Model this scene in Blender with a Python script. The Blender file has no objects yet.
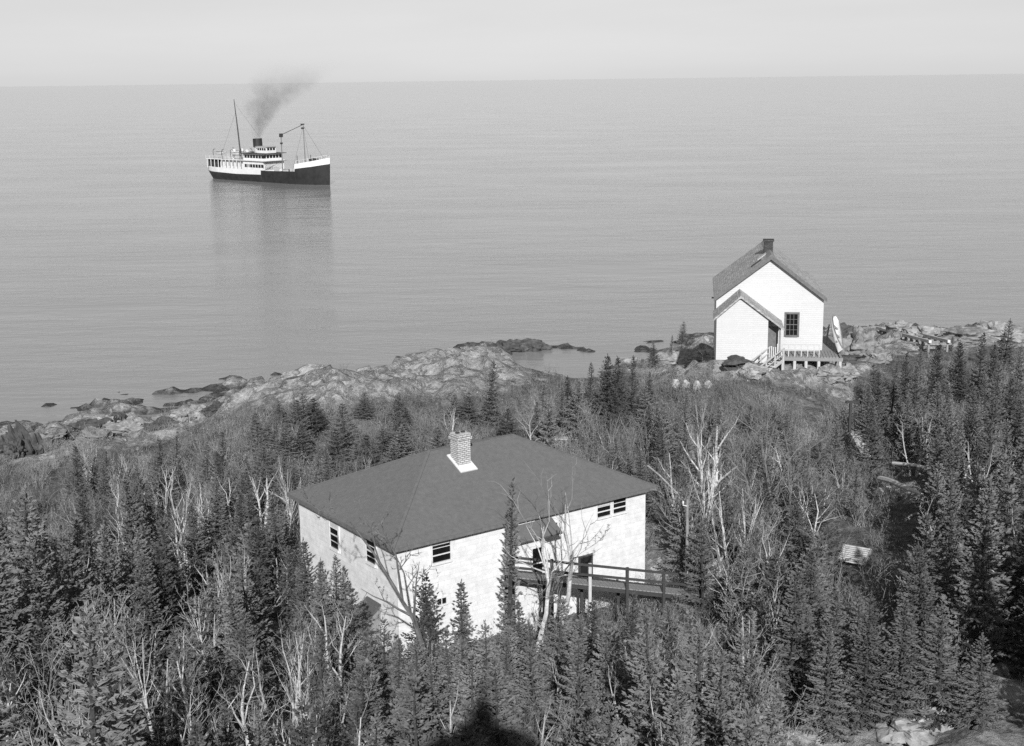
import bpy, math, random
import numpy as np
from mathutils import Vector, noise as mnoise

random.seed(7)
SC = bpy.context.scene
COL = SC.collection
R = math.radians

# ------------------------------------------------------------------ camera
W, H, F, CZ = 1024, 746, 1350.0, 30.0
PITCH = math.atan((H / 2 - 79.5) / F)
ROLL = math.atan(13 / 1024)


def ray(x, y):
    u = (x - W / 2) / F
    v = -(y - H / 2) / F
    u, v = u * math.cos(ROLL) + v * math.sin(ROLL), -u * math.sin(ROLL) + v * math.cos(ROLL)
    return np.array([u, math.cos(PITCH) + v * math.sin(PITCH), -math.sin(PITCH) + v * math.cos(PITCH)])


def at(x, y, z):
    d = ray(x, y)
    return np.array([0, 0, CZ]) + d * ((z - CZ) / d[2])


def proj(P):
    P = np.asarray(P, float) - np.array([0, 0, CZ])
    z = P[1] * math.cos(PITCH) - P[2] * math.sin(PITCH)
    u = P[0] / z
    v = (P[1] * math.sin(PITCH) + P[2] * math.cos(PITCH)) / z
    u, v = u * math.cos(ROLL) - v * math.sin(ROLL), u * math.sin(ROLL) + v * math.cos(ROLL)
    return W / 2 + u * F, H / 2 - v * F


cd = bpy.data.cameras.new('camera')
cam = bpy.data.objects.new('camera', cd)
COL.objects.link(cam)
cd.sensor_width = 36.0
cd.lens = 36.0 * F / W
cd.clip_start = 0.2
cd.clip_end = 120000
_fw = Vector((0, math.cos(PITCH), -math.sin(PITCH)))
_up0 = Vector((0, math.sin(PITCH), math.cos(PITCH)))
_rt0 = Vector((1, 0, 0))
_rt = _rt0 * math.cos(ROLL) - _up0 * math.sin(ROLL)
_up = _rt0 * math.sin(ROLL) + _up0 * math.cos(ROLL)
from mathutils import Matrix
cam.matrix_world = Matrix(((_rt.x, _up.x, -_fw.x, 0), (_rt.y, _up.y, -_fw.y, 0), (_rt.z, _up.z, -_fw.z, CZ), (0, 0, 0, 1)))
SC.camera = cam

# ------------------------------------------------------------------ materials


def new_mat(name):
    m = bpy.data.materials.new(name)
    m.use_nodes = True
    nt = m.node_tree
    b = nt.nodes['Principled BSDF']
    return m, nt, b


def g(v):
    return (v, v, v, 1.0)


def mat(name, lo, hi, scale=3.0, rough=0.85, bump=0.0, bscale=None, detail=6.0, stretch=None, rand=0.0, spec=0.3):
    """a grey surface whose tone wanders between lo and hi with fractal noise"""
    m, nt, b = new_mat(name)
    N = nt.nodes
    L = nt.links
    tc = N.new('ShaderNodeTexCoord')
    src = tc.outputs['Object']
    if stretch:
        mp = N.new('ShaderNodeMapping')
        mp.inputs['Scale'].default_value = stretch
        L.new(src, mp.inputs['Vector'])
        src = mp.outputs[0]
    nz = N.new('ShaderNodeTexNoise')
    nz.inputs['Scale'].default_value = scale
    nz.inputs['Detail'].default_value = detail
    nz.inputs['Roughness'].default_value = 0.65
    L.new(src, nz.inputs['Vector'])
    mr = N.new('ShaderNodeMapRange')
    mr.inputs['From Min'].default_value = 0.3
    mr.inputs['From Max'].default_value = 0.7
    mr.inputs['To Min'].default_value = lo
    mr.inputs['To Max'].default_value = hi
    L.new(nz.outputs['Fac'], mr.inputs['Value'])
    out = mr.outputs[0]
    if rand:
        oi = N.new('ShaderNodeObjectInfo')
        m2 = N.new('ShaderNodeMapRange')
        m2.inputs['To Min'].default_value = 1 - rand
        m2.inputs['To Max'].default_value = 1 + rand
        L.new(oi.outputs['Random'], m2.inputs['Value'])
        mu = N.new('ShaderNodeMath')
        mu.operation = 'MULTIPLY'
        L.new(out, mu.inputs[0])
        L.new(m2.outputs[0], mu.inputs[1])
        out = mu.outputs[0]
    cb = N.new('ShaderNodeCombineColor')
    for i in range(3):
        L.new(out, cb.inputs[i])
    L.new(cb.outputs[0], b.inputs['Base Color'])
    b.inputs['Roughness'].default_value = rough
    b.inputs['Specular IOR Level'].default_value = spec
    if bump:
        nb = N.new('ShaderNodeTexNoise')
        nb.inputs['Scale'].default_value = bscale or scale * 3
        nb.inputs['Detail'].default_value = 5
        L.new(src, nb.inputs['Vector'])
        bp = N.new('ShaderNodeBump')
        bp.inputs['Strength'].default_value = bump
        bp.inputs['Distance'].default_value = 0.05
        L.new(nb.outputs['Fac'], bp.inputs['Height'])
        L.new(bp.outputs[0], b.inputs['Normal'])
    return m


def courses_mat(name, face, joint, bw, bh, vec=('x', 'z'), mortar=0.02, rough=0.85, var=0.25, bump=0.4, dirt=0.0):
    """bricks, clapboards or shingle courses laid along two object axes"""
    m, nt, b = new_mat(name)
    N = nt.nodes
    L = nt.links
    tc = N.new('ShaderNodeTexCoord')
    sp = N.new('ShaderNodeSeparateXYZ')
    L.new(tc.outputs['Object'], sp.inputs[0])
    cx = N.new('ShaderNodeCombineXYZ')
    ad = N.new('ShaderNodeMath')
    ad.operation = 'ADD'
    L.new(sp.outputs['X'], ad.inputs[0])
    if vec[0] == 'xy':
        L.new(sp.outputs['Y'], ad.inputs[1])
        L.new(ad.outputs[0], cx.inputs[0])
    else:
        L.new(sp.outputs[vec[0].upper()], cx.inputs[0])
    L.new(sp.outputs[vec[1].upper()], cx.inputs[1])
    br = N.new('ShaderNodeTexBrick')
    br.inputs['Scale'].default_value = 1.0
    br.inputs['Brick Width'].default_value = bw
    br.inputs['Row Height'].default_value = bh
    br.inputs['Mortar Size'].default_value = mortar
    br.inputs['Color1'].default_value = g(face * (1 - var))
    br.inputs['Color2'].default_value = g(face * (1 + var))
    br.inputs['Mortar'].default_value = g(joint)
    L.new(cx.outputs[0], br.inputs['Vector'])
    nz = N.new('ShaderNodeTexNoise')
    nz.inputs['Scale'].default_value = 2.2
    nz.inputs['Detail'].default_value = 8
    nz.inputs['Roughness'].default_value = 0.7
    L.new(tc.outputs['Object'], nz.inputs['Vector'])
    mr = N.new('ShaderNodeMapRange')
    mr.inputs['From Min'].default_value = 0.3
    mr.inputs['From Max'].default_value = 0.7
    mr.inputs['To Min'].default_value = 1 - dirt
    mr.inputs['To Max'].default_value = 1 + dirt * 0.4
    L.new(nz.outputs['Fac'], mr.inputs['Value'])
    mx = N.new('ShaderNodeMix')
    mx.data_type = 'RGBA'
    mx.blend_type = 'MULTIPLY'
    mx.inputs['Factor'].default_value = 1.0
    L.new(br.outputs['Color'], mx.inputs['A'])
    cb = N.new('ShaderNodeCombineColor')
    for i in range(3):
        L.new(mr.outputs[0], cb.inputs[i])
    L.new(cb.outputs[0], mx.inputs['B'])
    L.new(mx.outputs['Result'], b.inputs['Base Color'])
    b.inputs['Roughness'].default_value = rough
    b.inputs['Specular IOR Level'].default_value = 0.25
    bp = N.new('ShaderNodeBump')
    bp.inputs['Strength'].default_value = bump
    bp.inputs['Distance'].default_value = 0.03
    bp.invert = True
    L.new(br.outputs['Fac'], bp.inputs['Height'])
    L.new(bp.outputs[0], b.inputs['Normal'])
    return m


M = {}
M['house_wall'] = courses_mat('painted_masonry', 0.77, 0.71, 0.62, 0.24, ('xy', 'z'), 0.012, var=0.05, bump=0.3, dirt=0.2)
M['boat_wall'] = courses_mat('white_clapboard', 0.58, 0.46, 5.0, 0.16, ('xy', 'z'), 0.008, var=0.02, bump=0.3, dirt=0.05)
M['white'] = mat('white_paint', 0.62, 0.8, 4, 0.6, 0.1)
M['grey_trim'] = mat('weathered_trim', 0.11, 0.18, 5, 0.8)
M['roof'] = mat('dark_asphalt_roof', 0.125, 0.165, 4, 0.9, 0.5, 40, detail=9)
M['shingle'] = courses_mat('wood_shingle_roof', 0.44, 0.28, 0.35, 0.12, ('y', 'z'), 0.008, var=0.25, bump=0.35, dirt=0.35)
M['brick_white'] = courses_mat('whitewashed_brick', 0.56, 0.2, 0.26, 0.10, ('xy', 'z'), 0.014, var=0.12, bump=0.8, dirt=0.2)
M['brick_dark'] = courses_mat('sooty_brick', 0.09, 0.05, 0.26, 0.10, ('xy', 'z'), 0.014, var=0.3, bump=0.8, dirt=0.3)
M['glass'] = mat('dark_window_glass', 0.008, 0.015, 2, 0.08, spec=0.5)
M['blind'] = mat('pale_roller_blind', 0.45, 0.6, 4, 0.9)
M['dark_wood'] = mat('dark_timber', 0.035, 0.07, 6, 0.85, 0.3, stretch=(1, 1, 6))
M['grey_wood'] = mat('silvered_timber', 0.16, 0.34, 5, 0.85, 0.4, stretch=(6, 1, 1))
M['pale_wood'] = mat('bleached_timber', 0.42, 0.62, 5, 0.85, 0.3, stretch=(6, 1, 1))
M['hatch_boards'] = mat('grey_hatch_boards', 0.07, 0.12, 5, 0.85, 0.4, stretch=(1, 8, 1))
M['doorway_shade'] = mat('painted_doorway_shade', 0.012, 0.02, 2, 0.95)  # near-black colour that paints the shade inside the house doorway
M['hull'] = mat('black_hull_paint', 0.018, 0.035, 0.6, 0.5)
M['ship_white'] = mat('ship_white_paint', 0.62, 0.76, 0.8, 0.5)
M['ship_buff'] = mat('ship_buff_paint', 0.4, 0.5, 0.8, 0.5)
M['ship_dark'] = mat('ship_dark_fittings', 0.03, 0.06, 2, 0.6)
M['rock'] = mat('shore_rock', 0.13, 0.38, 1.6, 0.9, 1.0, 6, detail=10, rand=0.2)
M['dark_rock'] = mat('dark_shore_rock', 0.035, 0.12, 1.6, 0.85, 1.0, 6, detail=10, rand=0.2)
M['limed_rock'] = mat('limewashed_rock', 0.36, 0.55, 3, 0.9, 0.6, 6)
M['needles'] = mat('spruce_needles', 0.065, 0.19, 1.3, 0.75, rand=0.45, spec=0.25)
M['needles_pale'] = mat('pale_spruce_needles', 0.085, 0.23, 1.3, 0.75, rand=0.28, spec=0.25)
M['dark_bark'] = mat('dark_scaly_bark', 0.03, 0.08, 8, 0.9, 0.5, rand=0.3)
M['bark'] = mat('grey_bark', 0.08, 0.2, 8, 0.9, 0.5, rand=0.3)
M['birch'] = mat('white_birch_bark', 0.26, 0.62, 5, 0.8, 0.3, stretch=(1, 1, 4), rand=0.2)
M['twig'] = mat('bare_twigs', 0.16, 0.34, 3, 0.9, rand=0.35)
M['twig_dark'] = mat('dark_bare_twigs', 0.09, 0.19, 3, 0.9, rand=0.3)
M['brush'] = mat('leafless_brush', 0.05, 0.36, 0.22, 0.9, detail=8)

# ------------------------------------------------------------------ mesh builder


class MB:
    def __init__(s):
        s.v = []
        s.f = []

    def add(s, vs, fs):
        o = len(s.v)
        s.v += [tuple(map(float, p)) for p in vs]
        s.f += [tuple(i + o for i in f) for f in fs]

    def box(s, c, d, rz=0.0, rx=0.0):
        x, y, z = d[0] / 2, d[1] / 2, d[2] / 2
        vs = []
        for sx, sy, sz in ((-1, -1, -1), (1, -1, -1), (1, 1, -1), (-1, 1, -1), (-1, -1, 1), (1, -1, 1), (1, 1, 1), (-1, 1, 1)):
            p = Vector((sx * x, sy * y, sz * z))
            if rx:
                p.rotate(Matrix.Rotation(rx, 3, 'X'))
            if rz:
                p.rotate(Matrix.Rotation(rz, 3, 'Z'))
            vs.append((p.x + c[0], p.y + c[1], p.z + c[2]))
        s.add(vs, [(0, 3, 2, 1), (4, 5, 6, 7), (0, 1, 5, 4), (1, 2, 6, 5), (2, 3, 7, 6), (3, 0, 4, 7)])

    def bb(s, x0, x1, y0, y1, z0, z1):
        s.box(((x0 + x1) / 2, (y0 + y1) / 2, (z0 + z1) / 2), (x1 - x0, y1 - y0, z1 - z0))

    def tube(s, pts, rad, n=5, cap=True):
        pts = [np.asarray(p, float) for p in pts]
        rings = []
        for i, p in enumerate(pts):
            t = pts[min(i + 1, len(pts) - 1)] - pts[max(i - 1, 0)]
            t = t / (np.linalg.norm(t) + 1e-9)
            a = np.cross(t, (0, 0, 1) if abs(t[2]) < 0.9 else (1, 0, 0))
            a /= np.linalg.norm(a)
            b = np.cross(t, a)
            r = rad[i] if hasattr(rad, '__len__') else rad
            rings.append([p + r * (a * math.cos(2 * math.pi * k / n) + b * math.sin(2 * math.pi * k / n)) for k in range(n)])
        vs = [q for rg in rings for q in rg]
        fs = []
        for i in range(len(pts) - 1):
            for k in range(n):
                k2 = (k + 1) % n
                fs.append((i * n + k, i * n + k2, (i + 1) * n + k2, (i + 1) * n + k))
        if cap:
            fs.append(tuple(range(n - 1, -1, -1)))
            fs.append(tuple((len(pts) - 1) * n + k for k in range(n)))
        s.add(vs, fs)

    def beam(s, p0, p1, w, h=None):
        """square bar"""
        h = h or w
        p0 = Vector(p0)
        p1 = Vector(p1)
        t = (p1 - p0).normalized()
        a = t.cross(Vector((0, 0, 1))) if abs(t.z) < 0.95 else t.cross(Vector((1, 0, 0)))
        a.normalize()
        b = a.cross(t)
        vs = []
        for p in (p0, p1):
            for sa, sb in ((-1, -1), (1, -1), (1, 1), (-1, 1)):
                vs.append(p + a * (sa * w / 2) + b * (sb * h / 2))
        s.add(vs, [(0, 1, 2, 3), (7, 6, 5, 4), (0, 4, 5, 1), (1, 5, 6, 2), (2, 6, 7, 3), (3, 7, 4, 0)])

    def slab(s, quad, t):
        """a flat polygon given thickness t along its own normal (downwards)"""
        q = [Vector(p) for p in quad]
        n = (q[1] - q[0]).cross(q[2] - q[0]).normalized()
        if n.z < 0:
            n = -n
        k = len(q)
        vs = q + [p - n * t for p in q]
        fs = [tuple(range(k)), tuple(range(2 * k - 1, k - 1, -1))]
        for i in range(k):
            j = (i + 1) % k
            fs.append((j, i, i + k, j + k))
        s.add(vs, fs)

    def build(s, name, m, parent=None, smooth=False):
        me = bpy.data.meshes.new(name)
        me.from_pydata(s.v, [], s.f)
        me.materials.append(m)
        if smooth:
            me.polygons.foreach_set('use_smooth', [True] * len(me.polygons))
        me.update()
        o = bpy.data.objects.new(name, me)
        COL.objects.link(o)
        if parent is not None:
            o.parent = parent
        return o


def mesh_np(name, v, f, m, smooth=False):
    """mesh from arrays; faces all quads or all tris"""
    me = bpy.data.meshes.new(name)
    k = f.shape[1]
    me.vertices.add(len(v))
    me.vertices.foreach_set('co', np.ascontiguousarray(v, dtype=np.float32).ravel())
    me.loops.add(f.size)
    me.loops.foreach_set('vertex_index', np.ascontiguousarray(f, dtype=np.int32).ravel())
    me.polygons.add(len(f))
    me.polygons.foreach_set('loop_start', np.arange(0, f.size, k, dtype=np.int32))
    me.polygons.foreach_set('loop_total', np.full(len(f), k, dtype=np.int32))
    if smooth:
        me.polygons.foreach_set('use_smooth', np.ones(len(f), dtype=bool))
    me.update(calc_edges=True)
    me.materials.append(m)
    return me


def tag(o, label, cat, group=None):
    o['label'] = label
    o['category'] = cat
    if group:
        o['group'] = group
    return o


def empty(name, loc, rz=0.0, label=None, cat=None, group=None):
    o = bpy.data.objects.new(name, None)
    o.empty_display_size = 0.3
    COL.objects.link(o)
    o.location = [float(c) for c in loc]
    o.rotation_euler = (0, 0, rz)
    if label:
        tag(o, label, cat, group)
    return o


# ------------------------------------------------------------------ terrain height
CP = []          # control points x, y, z


def cpx(x, y, z):
    p = at(x, y, z)
    CP.append((p[0], p[1], z))


for x, y, z in ((-120, 446, 0.3), (-60, 436, 0.2), (0, 428, 0.2), (60, 420, 0.2), (130, 414, 0.3), (185, 412, 0.2), (226, 398, 0.2),
                (240, 385, 0.0), (300, 376, -1.0), (360, 378, -1.0), (400, 378, 0.1), (428, 370, 0.1), (462, 354, -0.6), (500, 346, 0.2),
                (530, 362, -0.7), (550, 384, -0.6), (590, 382, -0.4), (640, 366, 0.3), (680, 352, 0.3), (740, 338, 0.3), (800, 333, 0.3), (850, 330, 0.3),
                (930, 331, 0.3), (1000, 332, 0.3), (1080, 336, 0.3), (1160, 340, 0.3)):
    cpx(x, y, z)
for x, y, z in ((-160, 400, -7), (0, 395, -7), (100, 390, -7), (180, 385, -6), (225, 366, -6), (300, 348, -7), (390, 350, -6), (440, 338, -6),
                (510, 326, -7), (570, 350, -5), (620, 345, -6), (700, 322, -8), (800, 314, -8), (920, 314, -8), (1050, 316, -8), (1200, 320, -8)):
    cpx(x, y, z)
for x, y, z in ((-80, 480, 3), (0, 470, 2.2), (60, 450, 1.3), (120, 440, 1.2), (190, 428, 1.6), (248, 394, 3.0), (268, 382, 4.8), (300, 374, 5.6), (335, 371, 5.8), (365, 374, 4.8), (385, 384, 3.4),
                (412, 388, 3.4), (440, 376, 4.4), (470, 360, 4.4), (492, 351, 3.4), (505, 372, 3.4), (450, 396, 4.2), (560, 412, 3.0), (610, 404, 4.2), (650, 385, 5.6), (690, 372, 6.6),
                (680, 392, 6.8), (640, 392, 5.0), (735, 366, 7.8), (775, 366, 7.7), (815, 364, 7.0), (850, 362, 5.0), (880, 352, 3.2), (940, 352, 2.6), (1000, 350, 2.4),
                (1060, 356, 3), (720, 400, 6.6), (780, 400, 6.8), (840, 400, 5.2), (900, 410, 4.6), (980, 420, 5.0), (1050, 430, 6),
                (100, 500, 3.2), (220, 470, 3.2), (330, 440, 3.6), (450, 420, 3.6), (560, 440, 3.9), (660, 450, 4.8), (760, 460, 5.6), (860, 480, 5.4), (960, 500, 6.0),
                (60, 600, 4.2), (180, 580, 3.8), (300, 600, 3.4), (400, 645, 3.3), (645, 588, 3.5), (560, 615, 3.3), (700, 560, 4.6), (800, 560, 5.3), (900, 580, 6.2), (1000, 580, 7.2),
                (60, 740, 5.6), (220, 700, 4.6), (360, 720, 4.4), (480, 746, 4.8), (600, 720, 4.8), (720, 700, 5.2), (820, 730, 7.4), (900, 735, 8.1), (1000, 725, 8.6), (1100, 720, 9.2), (-60, 640, 5.4)):
    cpx(x, y, z)
for x, y, z in ((0, 0, 14.5), (-10, 8, 13.5), (10, 10, 14), (0, 22, 11.5), (-20, 22, 11.0), (22, 24, 12.0), (-45, 20, 11), (50, 20, 14), (0, -25, 15), (-50, -20, 14), (50, -20, 15),
                (-70, 60, 7), (62, 60, 11), (-90, 90, 5), (-75, 110, -1), (70, 95, 6.5), (95, 130, 4), (100, 175, -5), (0, 78, 4.0), (-9, 68, 3.5), (4, 70, 3.7)):
    CP.append((x, y, z))
CP = np.array(CP)
_C = 5.0
_D = np.sqrt(((CP[:, None, :2] - CP[None, :, :2]) ** 2).sum(-1) + _C * _C)
_WT = np.linalg.solve(_D + np.eye(len(CP)) * 0.25 * -1, CP[:, 2] - 4.0)


def hgt(xy):
    xy = np.atleast_2d(np.asarray(xy, float))
    out = np.empty(len(xy))
    for i in range(0, len(xy), 20000):
        q = xy[i:i + 20000]
        d = np.sqrt(((q[:, None, :] - CP[None, :, :2]) ** 2).sum(-1) + _C * _C)
        out[i:i + 20000] = d @ _WT + 4.0
    return out


ROCKS = []       # bare rock patches: x, y, radius


def rpx(x, y, z, r):
    p = at(x, y, z)
    ROCKS.append((p[0], p[1], r))


for a in ((250, 395, 2, 9), (290, 383, 2.5, 8), (330, 378, 2.5, 7), (365, 380, 2, 6), (410, 380, 2, 6), (440, 376, 2.5, 8), (470, 362, 2, 8), (490, 352, 1.5, 6), (505, 372, 2, 6),
          (660, 352, 4, 4), (690, 362, 7, 4.5), (720, 368, 7.6, 4), (800, 372, 7.3, 5), (840, 372, 5.5, 4), (850, 350, 3, 7), (890, 340, 2, 9), (950, 338, 2, 9), (1010, 340, 2, 9),
          (880, 742, 8, 9), (950, 738, 8.3, 9), (1020, 732, 8.6, 9), (815, 748, 7.5, 7), (668, 562, 4.4, 2.6), (655, 540, 4.2, 2.0), (897, 496, 5.8, 2.2), (400, 400, 2.6, 5)):
    rpx(*a)
for a in ((262, 388, 4, 8), (300, 380, 5, 8), (335, 376, 5.6, 8), (365, 380, 4.5, 7), (440, 382, 4.2, 7), (470, 368, 4.2, 7), (492, 356, 3, 6)):
    rpx(*a)
ROCKS = np.array(ROCKS)


def rockiness(xy, z):
    xy = np.atleast_2d(xy)
    d = np.sqrt(((xy[:, None, :] - ROCKS[None, :, :2]) ** 2).sum(-1)) / ROCKS[None, :, 2]
    a = np.clip(1.6 - d.min(1) * 1.35, 0, 1)
    b = np.clip((2.3 - z) / 1.2, 0, 1)
    return np.maximum(a, b)


# ------------------------------------------------------------------ ground mesh
GX0, GX1, GY0, GY1, GS = -92.0, 100.0, -32.0, 176.0, 0.55
xs = np.arange(GX0, GX1, GS)
ys = np.arange(GY0, GY1, GS)
XX, YY = np.meshgrid(xs, ys)
XY = np.stack([XX.ravel(), YY.ravel()], 1)
Z = hgt(XY)
RK = rockiness(XY, Z)
nz = np.zeros(len(XY))
for i in np.nonzero(Z > -2.5)[0]:
    x, y = XY[i]
    big = mnoise.ridged_multi_fractal((x * 0.13, y * 0.16, 3.1), 0.9, 2.1, 5, 1.0, 2.0) - 1.1
    sm = mnoise.noise((x * 0.8, y * 0.8, 7.7)) * 0.5 + mnoise.noise((x * 0.23, y * 0.23, 1.7)) * 0.9
    ter = mnoise.cell((x * 0.45 + 0.3 * sm, y * 0.6 + 0.4 * sm, 0.5)) * 0.6
    nz[i] = (0.75 * big + 0.8 * ter + 0.35 * sm) * (0.15 + 0.95 * RK[i]) + 0.25 * sm
# level pads under the houses keep the ground from breaking through floors
Z = Z + nz
ny, nx = len(ys), len(xs)
ii = np.arange((ny - 1) * nx).reshape(ny - 1, nx)[:, :-1].ravel()
faces = np.stack([ii, ii + 1, ii + nx + 1, ii + nx], 1)
keep = Z[faces].max(1) > -3.2
faces = faces[keep]

m, nt, b = new_mat('ground_rock_and_scrub')
N, L = nt.nodes, nt.links
att = N.new('ShaderNodeAttribute')
att.attribute_name = 'rockiness'
tc = N.new('ShaderNodeTexCoord')


def nnode(scale, detail, rough=0.65, dist=0.0):
    n = N.new('ShaderNodeTexNoise')
    n.inputs['Scale'].default_value = scale
    n.inputs['Detail'].default_value = detail
    n.inputs['Roughness'].default_value = rough
    n.inputs['Distortion'].default_value = dist
    L.new(tc.outputs['Object'], n.inputs['Vector'])
    return n


def mrange(src, a, b_, c, d):
    n = N.new('ShaderNodeMapRange')
    for k, v in zip(('From Min', 'From Max', 'To Min', 'To Max'), (a, b_, c, d)):
        n.inputs[k].default_value = v
    L.new(src, n.inputs['Value'])
    return n.outputs[0]


def math2(op, a, b_):
    n = N.new('ShaderNodeMath')
    n.operation = op
    for k, v in enumerate((a, b_)):
        if isinstance(v, (int, float)):
            n.inputs[k].default_value = v
        else:
            L.new(v, n.inputs[k])
    return n.outputs[0]


n1 = nnode(0.9, 10, 0.7, 0.6)
n2 = nnode(3.5, 8, 0.7)
n3 = nnode(0.35, 6)
rockv = math2('MULTIPLY', mrange(n1.outputs[0], 0.32, 0.68, 0.22, 0.50), mrange(n2.outputs[0], 0.3, 0.7, 0.65, 1.25))
scrub = math2('MULTIPLY', mrange(n2.outputs[0], 0.3, 0.7, 0.08, 0.24), mrange(n3.outputs[0], 0.35, 0.65, 0.7, 1.3))
vor = N.new('ShaderNodeTexVoronoi')
vor.feature = 'DISTANCE_TO_EDGE'
vor.inputs['Scale'].default_value = 0.42
wv_ = N.new('ShaderNodeVectorMath')
wv_.operation = 'ADD'
L.new(tc.outputs['Object'], wv_.inputs[0])
wsc = N.new('ShaderNodeVectorMath')
wsc.operation = 'SCALE'
wsc.inputs['Scale'].default_value = 4.5
L.new(n1.outputs['Color'], wsc.inputs[0])
L.new(wsc.outputs[0], wv_.inputs[1])
L.new(wv_.outputs[0], vor.inputs['Vector'])
rockv = math2('MULTIPLY', rockv, mrange(vor.outputs[0], 0.0, 0.06, 0.68, 1.0))
sepz = N.new('ShaderNodeSeparateXYZ')
L.new(tc.outputs['Object'], sepz.inputs[0])
# wet dark band at the water's edge
rockv = math2('MULTIPLY', rockv, mrange(math2('ADD', sepz.outputs['Z'], mrange(n1.outputs[0], 0.3, 0.7, -0.25, 0.25)), 0.25, 0.9, 0.28, 1.0))
fac = mrange(math2('ADD', att.outputs['Fac'], mrange(n1.outputs[0], 0.3, 0.7, -0.35, 0.35)), 0.35, 0.6, 0, 1)
mixn = N.new('ShaderNodeMix')
L.new(fac, mixn.inputs['Factor'])
L.new(scrub, mixn.inputs['A'])
L.new(rockv, mixn.inputs['B'])
cb = N.new('ShaderNodeCombineColor')
for i in range(3):
    L.new(mixn.outputs['Result'], cb.inputs[i])
L.new(cb.outputs[0], b.inputs['Base Color'])
b.inputs['Roughness'].default_value = 0.92
b.inputs['Specular IOR Level'].default_value = 0.2
bp = N.new('ShaderNodeBump')
bp.inputs['Strength'].default_value = 1.0
bp.inputs['Distance'].default_value = 0.2
L.new(math2('ADD', n2.outputs[0], mrange(vor.outputs[0], 0.0, 0.1, -0.35, 0.0)), bp.inputs['Height'])
L.new(bp.outputs[0], b.inputs['Normal'])
GROUND = m
me = mesh_np('ground', np.column_stack([XY, Z]), faces, m, True)
at_ = me.attributes.new('rockiness', 'FLOAT', 'POINT')
at_.data.foreach_set('value', RK.astype(np.float32))
go = bpy.data.objects.new('ground', me)
COL.objects.link(go)
go['kind'] = 'structure'
ZG = Z.reshape(ny, nx)


def gz(x, y):
    """height of the built ground at x, y"""
    fx = (x - GX0) / GS
    fy = (y - GY0) / GS
    i = int(min(max(math.floor(fx), 0), nx - 2))
    j = int(min(max(math.floor(fy), 0), ny - 2))
    a, c = fx - i, fy - j
    return float((ZG[j, i] * (1 - a) + ZG[j, i + 1] * a) * (1 - c) + (ZG[j + 1, i] * (1 - a) + ZG[j + 1, i + 1] * a) * c)


def spot(x, y, h=0.0):
    """world x, y, ground z where something h tall shows its top at pixel x, y"""
    d = ray(x, y)
    prev = None
    t = 25.0
    while t < 230:
        p = np.array([0, 0, CZ]) + d * t
        k = p[2] - h - gz(p[0], p[1])
        if k <= 0 and prev is not None:
            t -= 0.5 * (-k / (prev - k + 1e-9))
            p = np.array([0, 0, CZ]) + d * t
            return p[0], p[1], gz(p[0], p[1])
        prev = k
        t += 0.5
    return None


# ------------------------------------------------------------------ water
m, nt, b = new_mat('lake_water')
N, L = nt.nodes, nt.links
tc = N.new('ShaderNodeTexCoord')


def wnoise(sx, sy, detail, rough=0.6):
    mp = N.new('ShaderNodeMapping')
    mp.inputs['Scale'].default_value = (sx, sy, 1)
    mp.inputs['Rotation'].default_value = (0, 0, R(4))
    L.new(tc.outputs['Object'], mp.inputs['Vector'])
    n = N.new('ShaderNodeTexNoise')
    n.inputs['Scale'].default_value = 1
    n.inputs['Detail'].default_value = detail
    n.inputs['Roughness'].default_value = rough
    L.new(mp.outputs[0], n.inputs['Vector'])
    return n.outputs[0]


a1 = wnoise(0.55, 1.3, 5)
a2 = wnoise(0.08, 0.24, 5)
a3 = wnoise(0.016, 0.04, 5)
hsum = math2('ADD', math2('MULTIPLY', a1, 0.07), math2('MULTIPLY', a2, 0.24))
bp = N.new('ShaderNodeBump')
bp.inputs['Strength'].default_value = 1.0
bp.inputs['Distance'].default_value = 1.0
amp = math2('MULTIPLY', hsum, mrange(a3, 0.32, 0.68, 0.25, 1.3))
L.new(amp, bp.inputs['Height'])
L.new(bp.outputs[0], b.inputs['Normal'])
b.inputs['Base Color'].default_value = g(0.26)
b.inputs['Roughness'].default_value = 0.1
b.inputs['IOR'].default_value = 1.33
b.inputs['Specular IOR Level'].default_value = 0.5
LW = 60000.0
wm = MB()
wm.add([(-LW, -2000, 0), (LW, -2000, 0), (LW, LW, 0), (-LW, LW, 0)], [(0, 1, 2, 3)])
wo = wm.build('water', m)
wo['kind'] = 'structure'

# ------------------------------------------------------------------ sky and sun
SUN_EL, SUN_AZ = R(27.7), R(-1.6)     # light travels towards +Y, a touch to -X
world = bpy.data.worlds.new('World')
SC.world = world
world.use_nodes = True
nt = world.node_tree
N, L = nt.nodes, nt.links
bg = N['Background']
sky = N.new('ShaderNodeTexSky')
sky.sky_type = 'NISHITA'
sky.sun_disc = False
sky.sun_elevation = SUN_EL
sky.sun_rotation = math.pi + SUN_AZ
sky.air_density = 1.0
sky.dust_density = 0.2
sky.ozone_density = 1.0
sp = N.new('ShaderNodeSeparateColor')
L.new(sky.outputs[0], sp.inputs[0])
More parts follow.
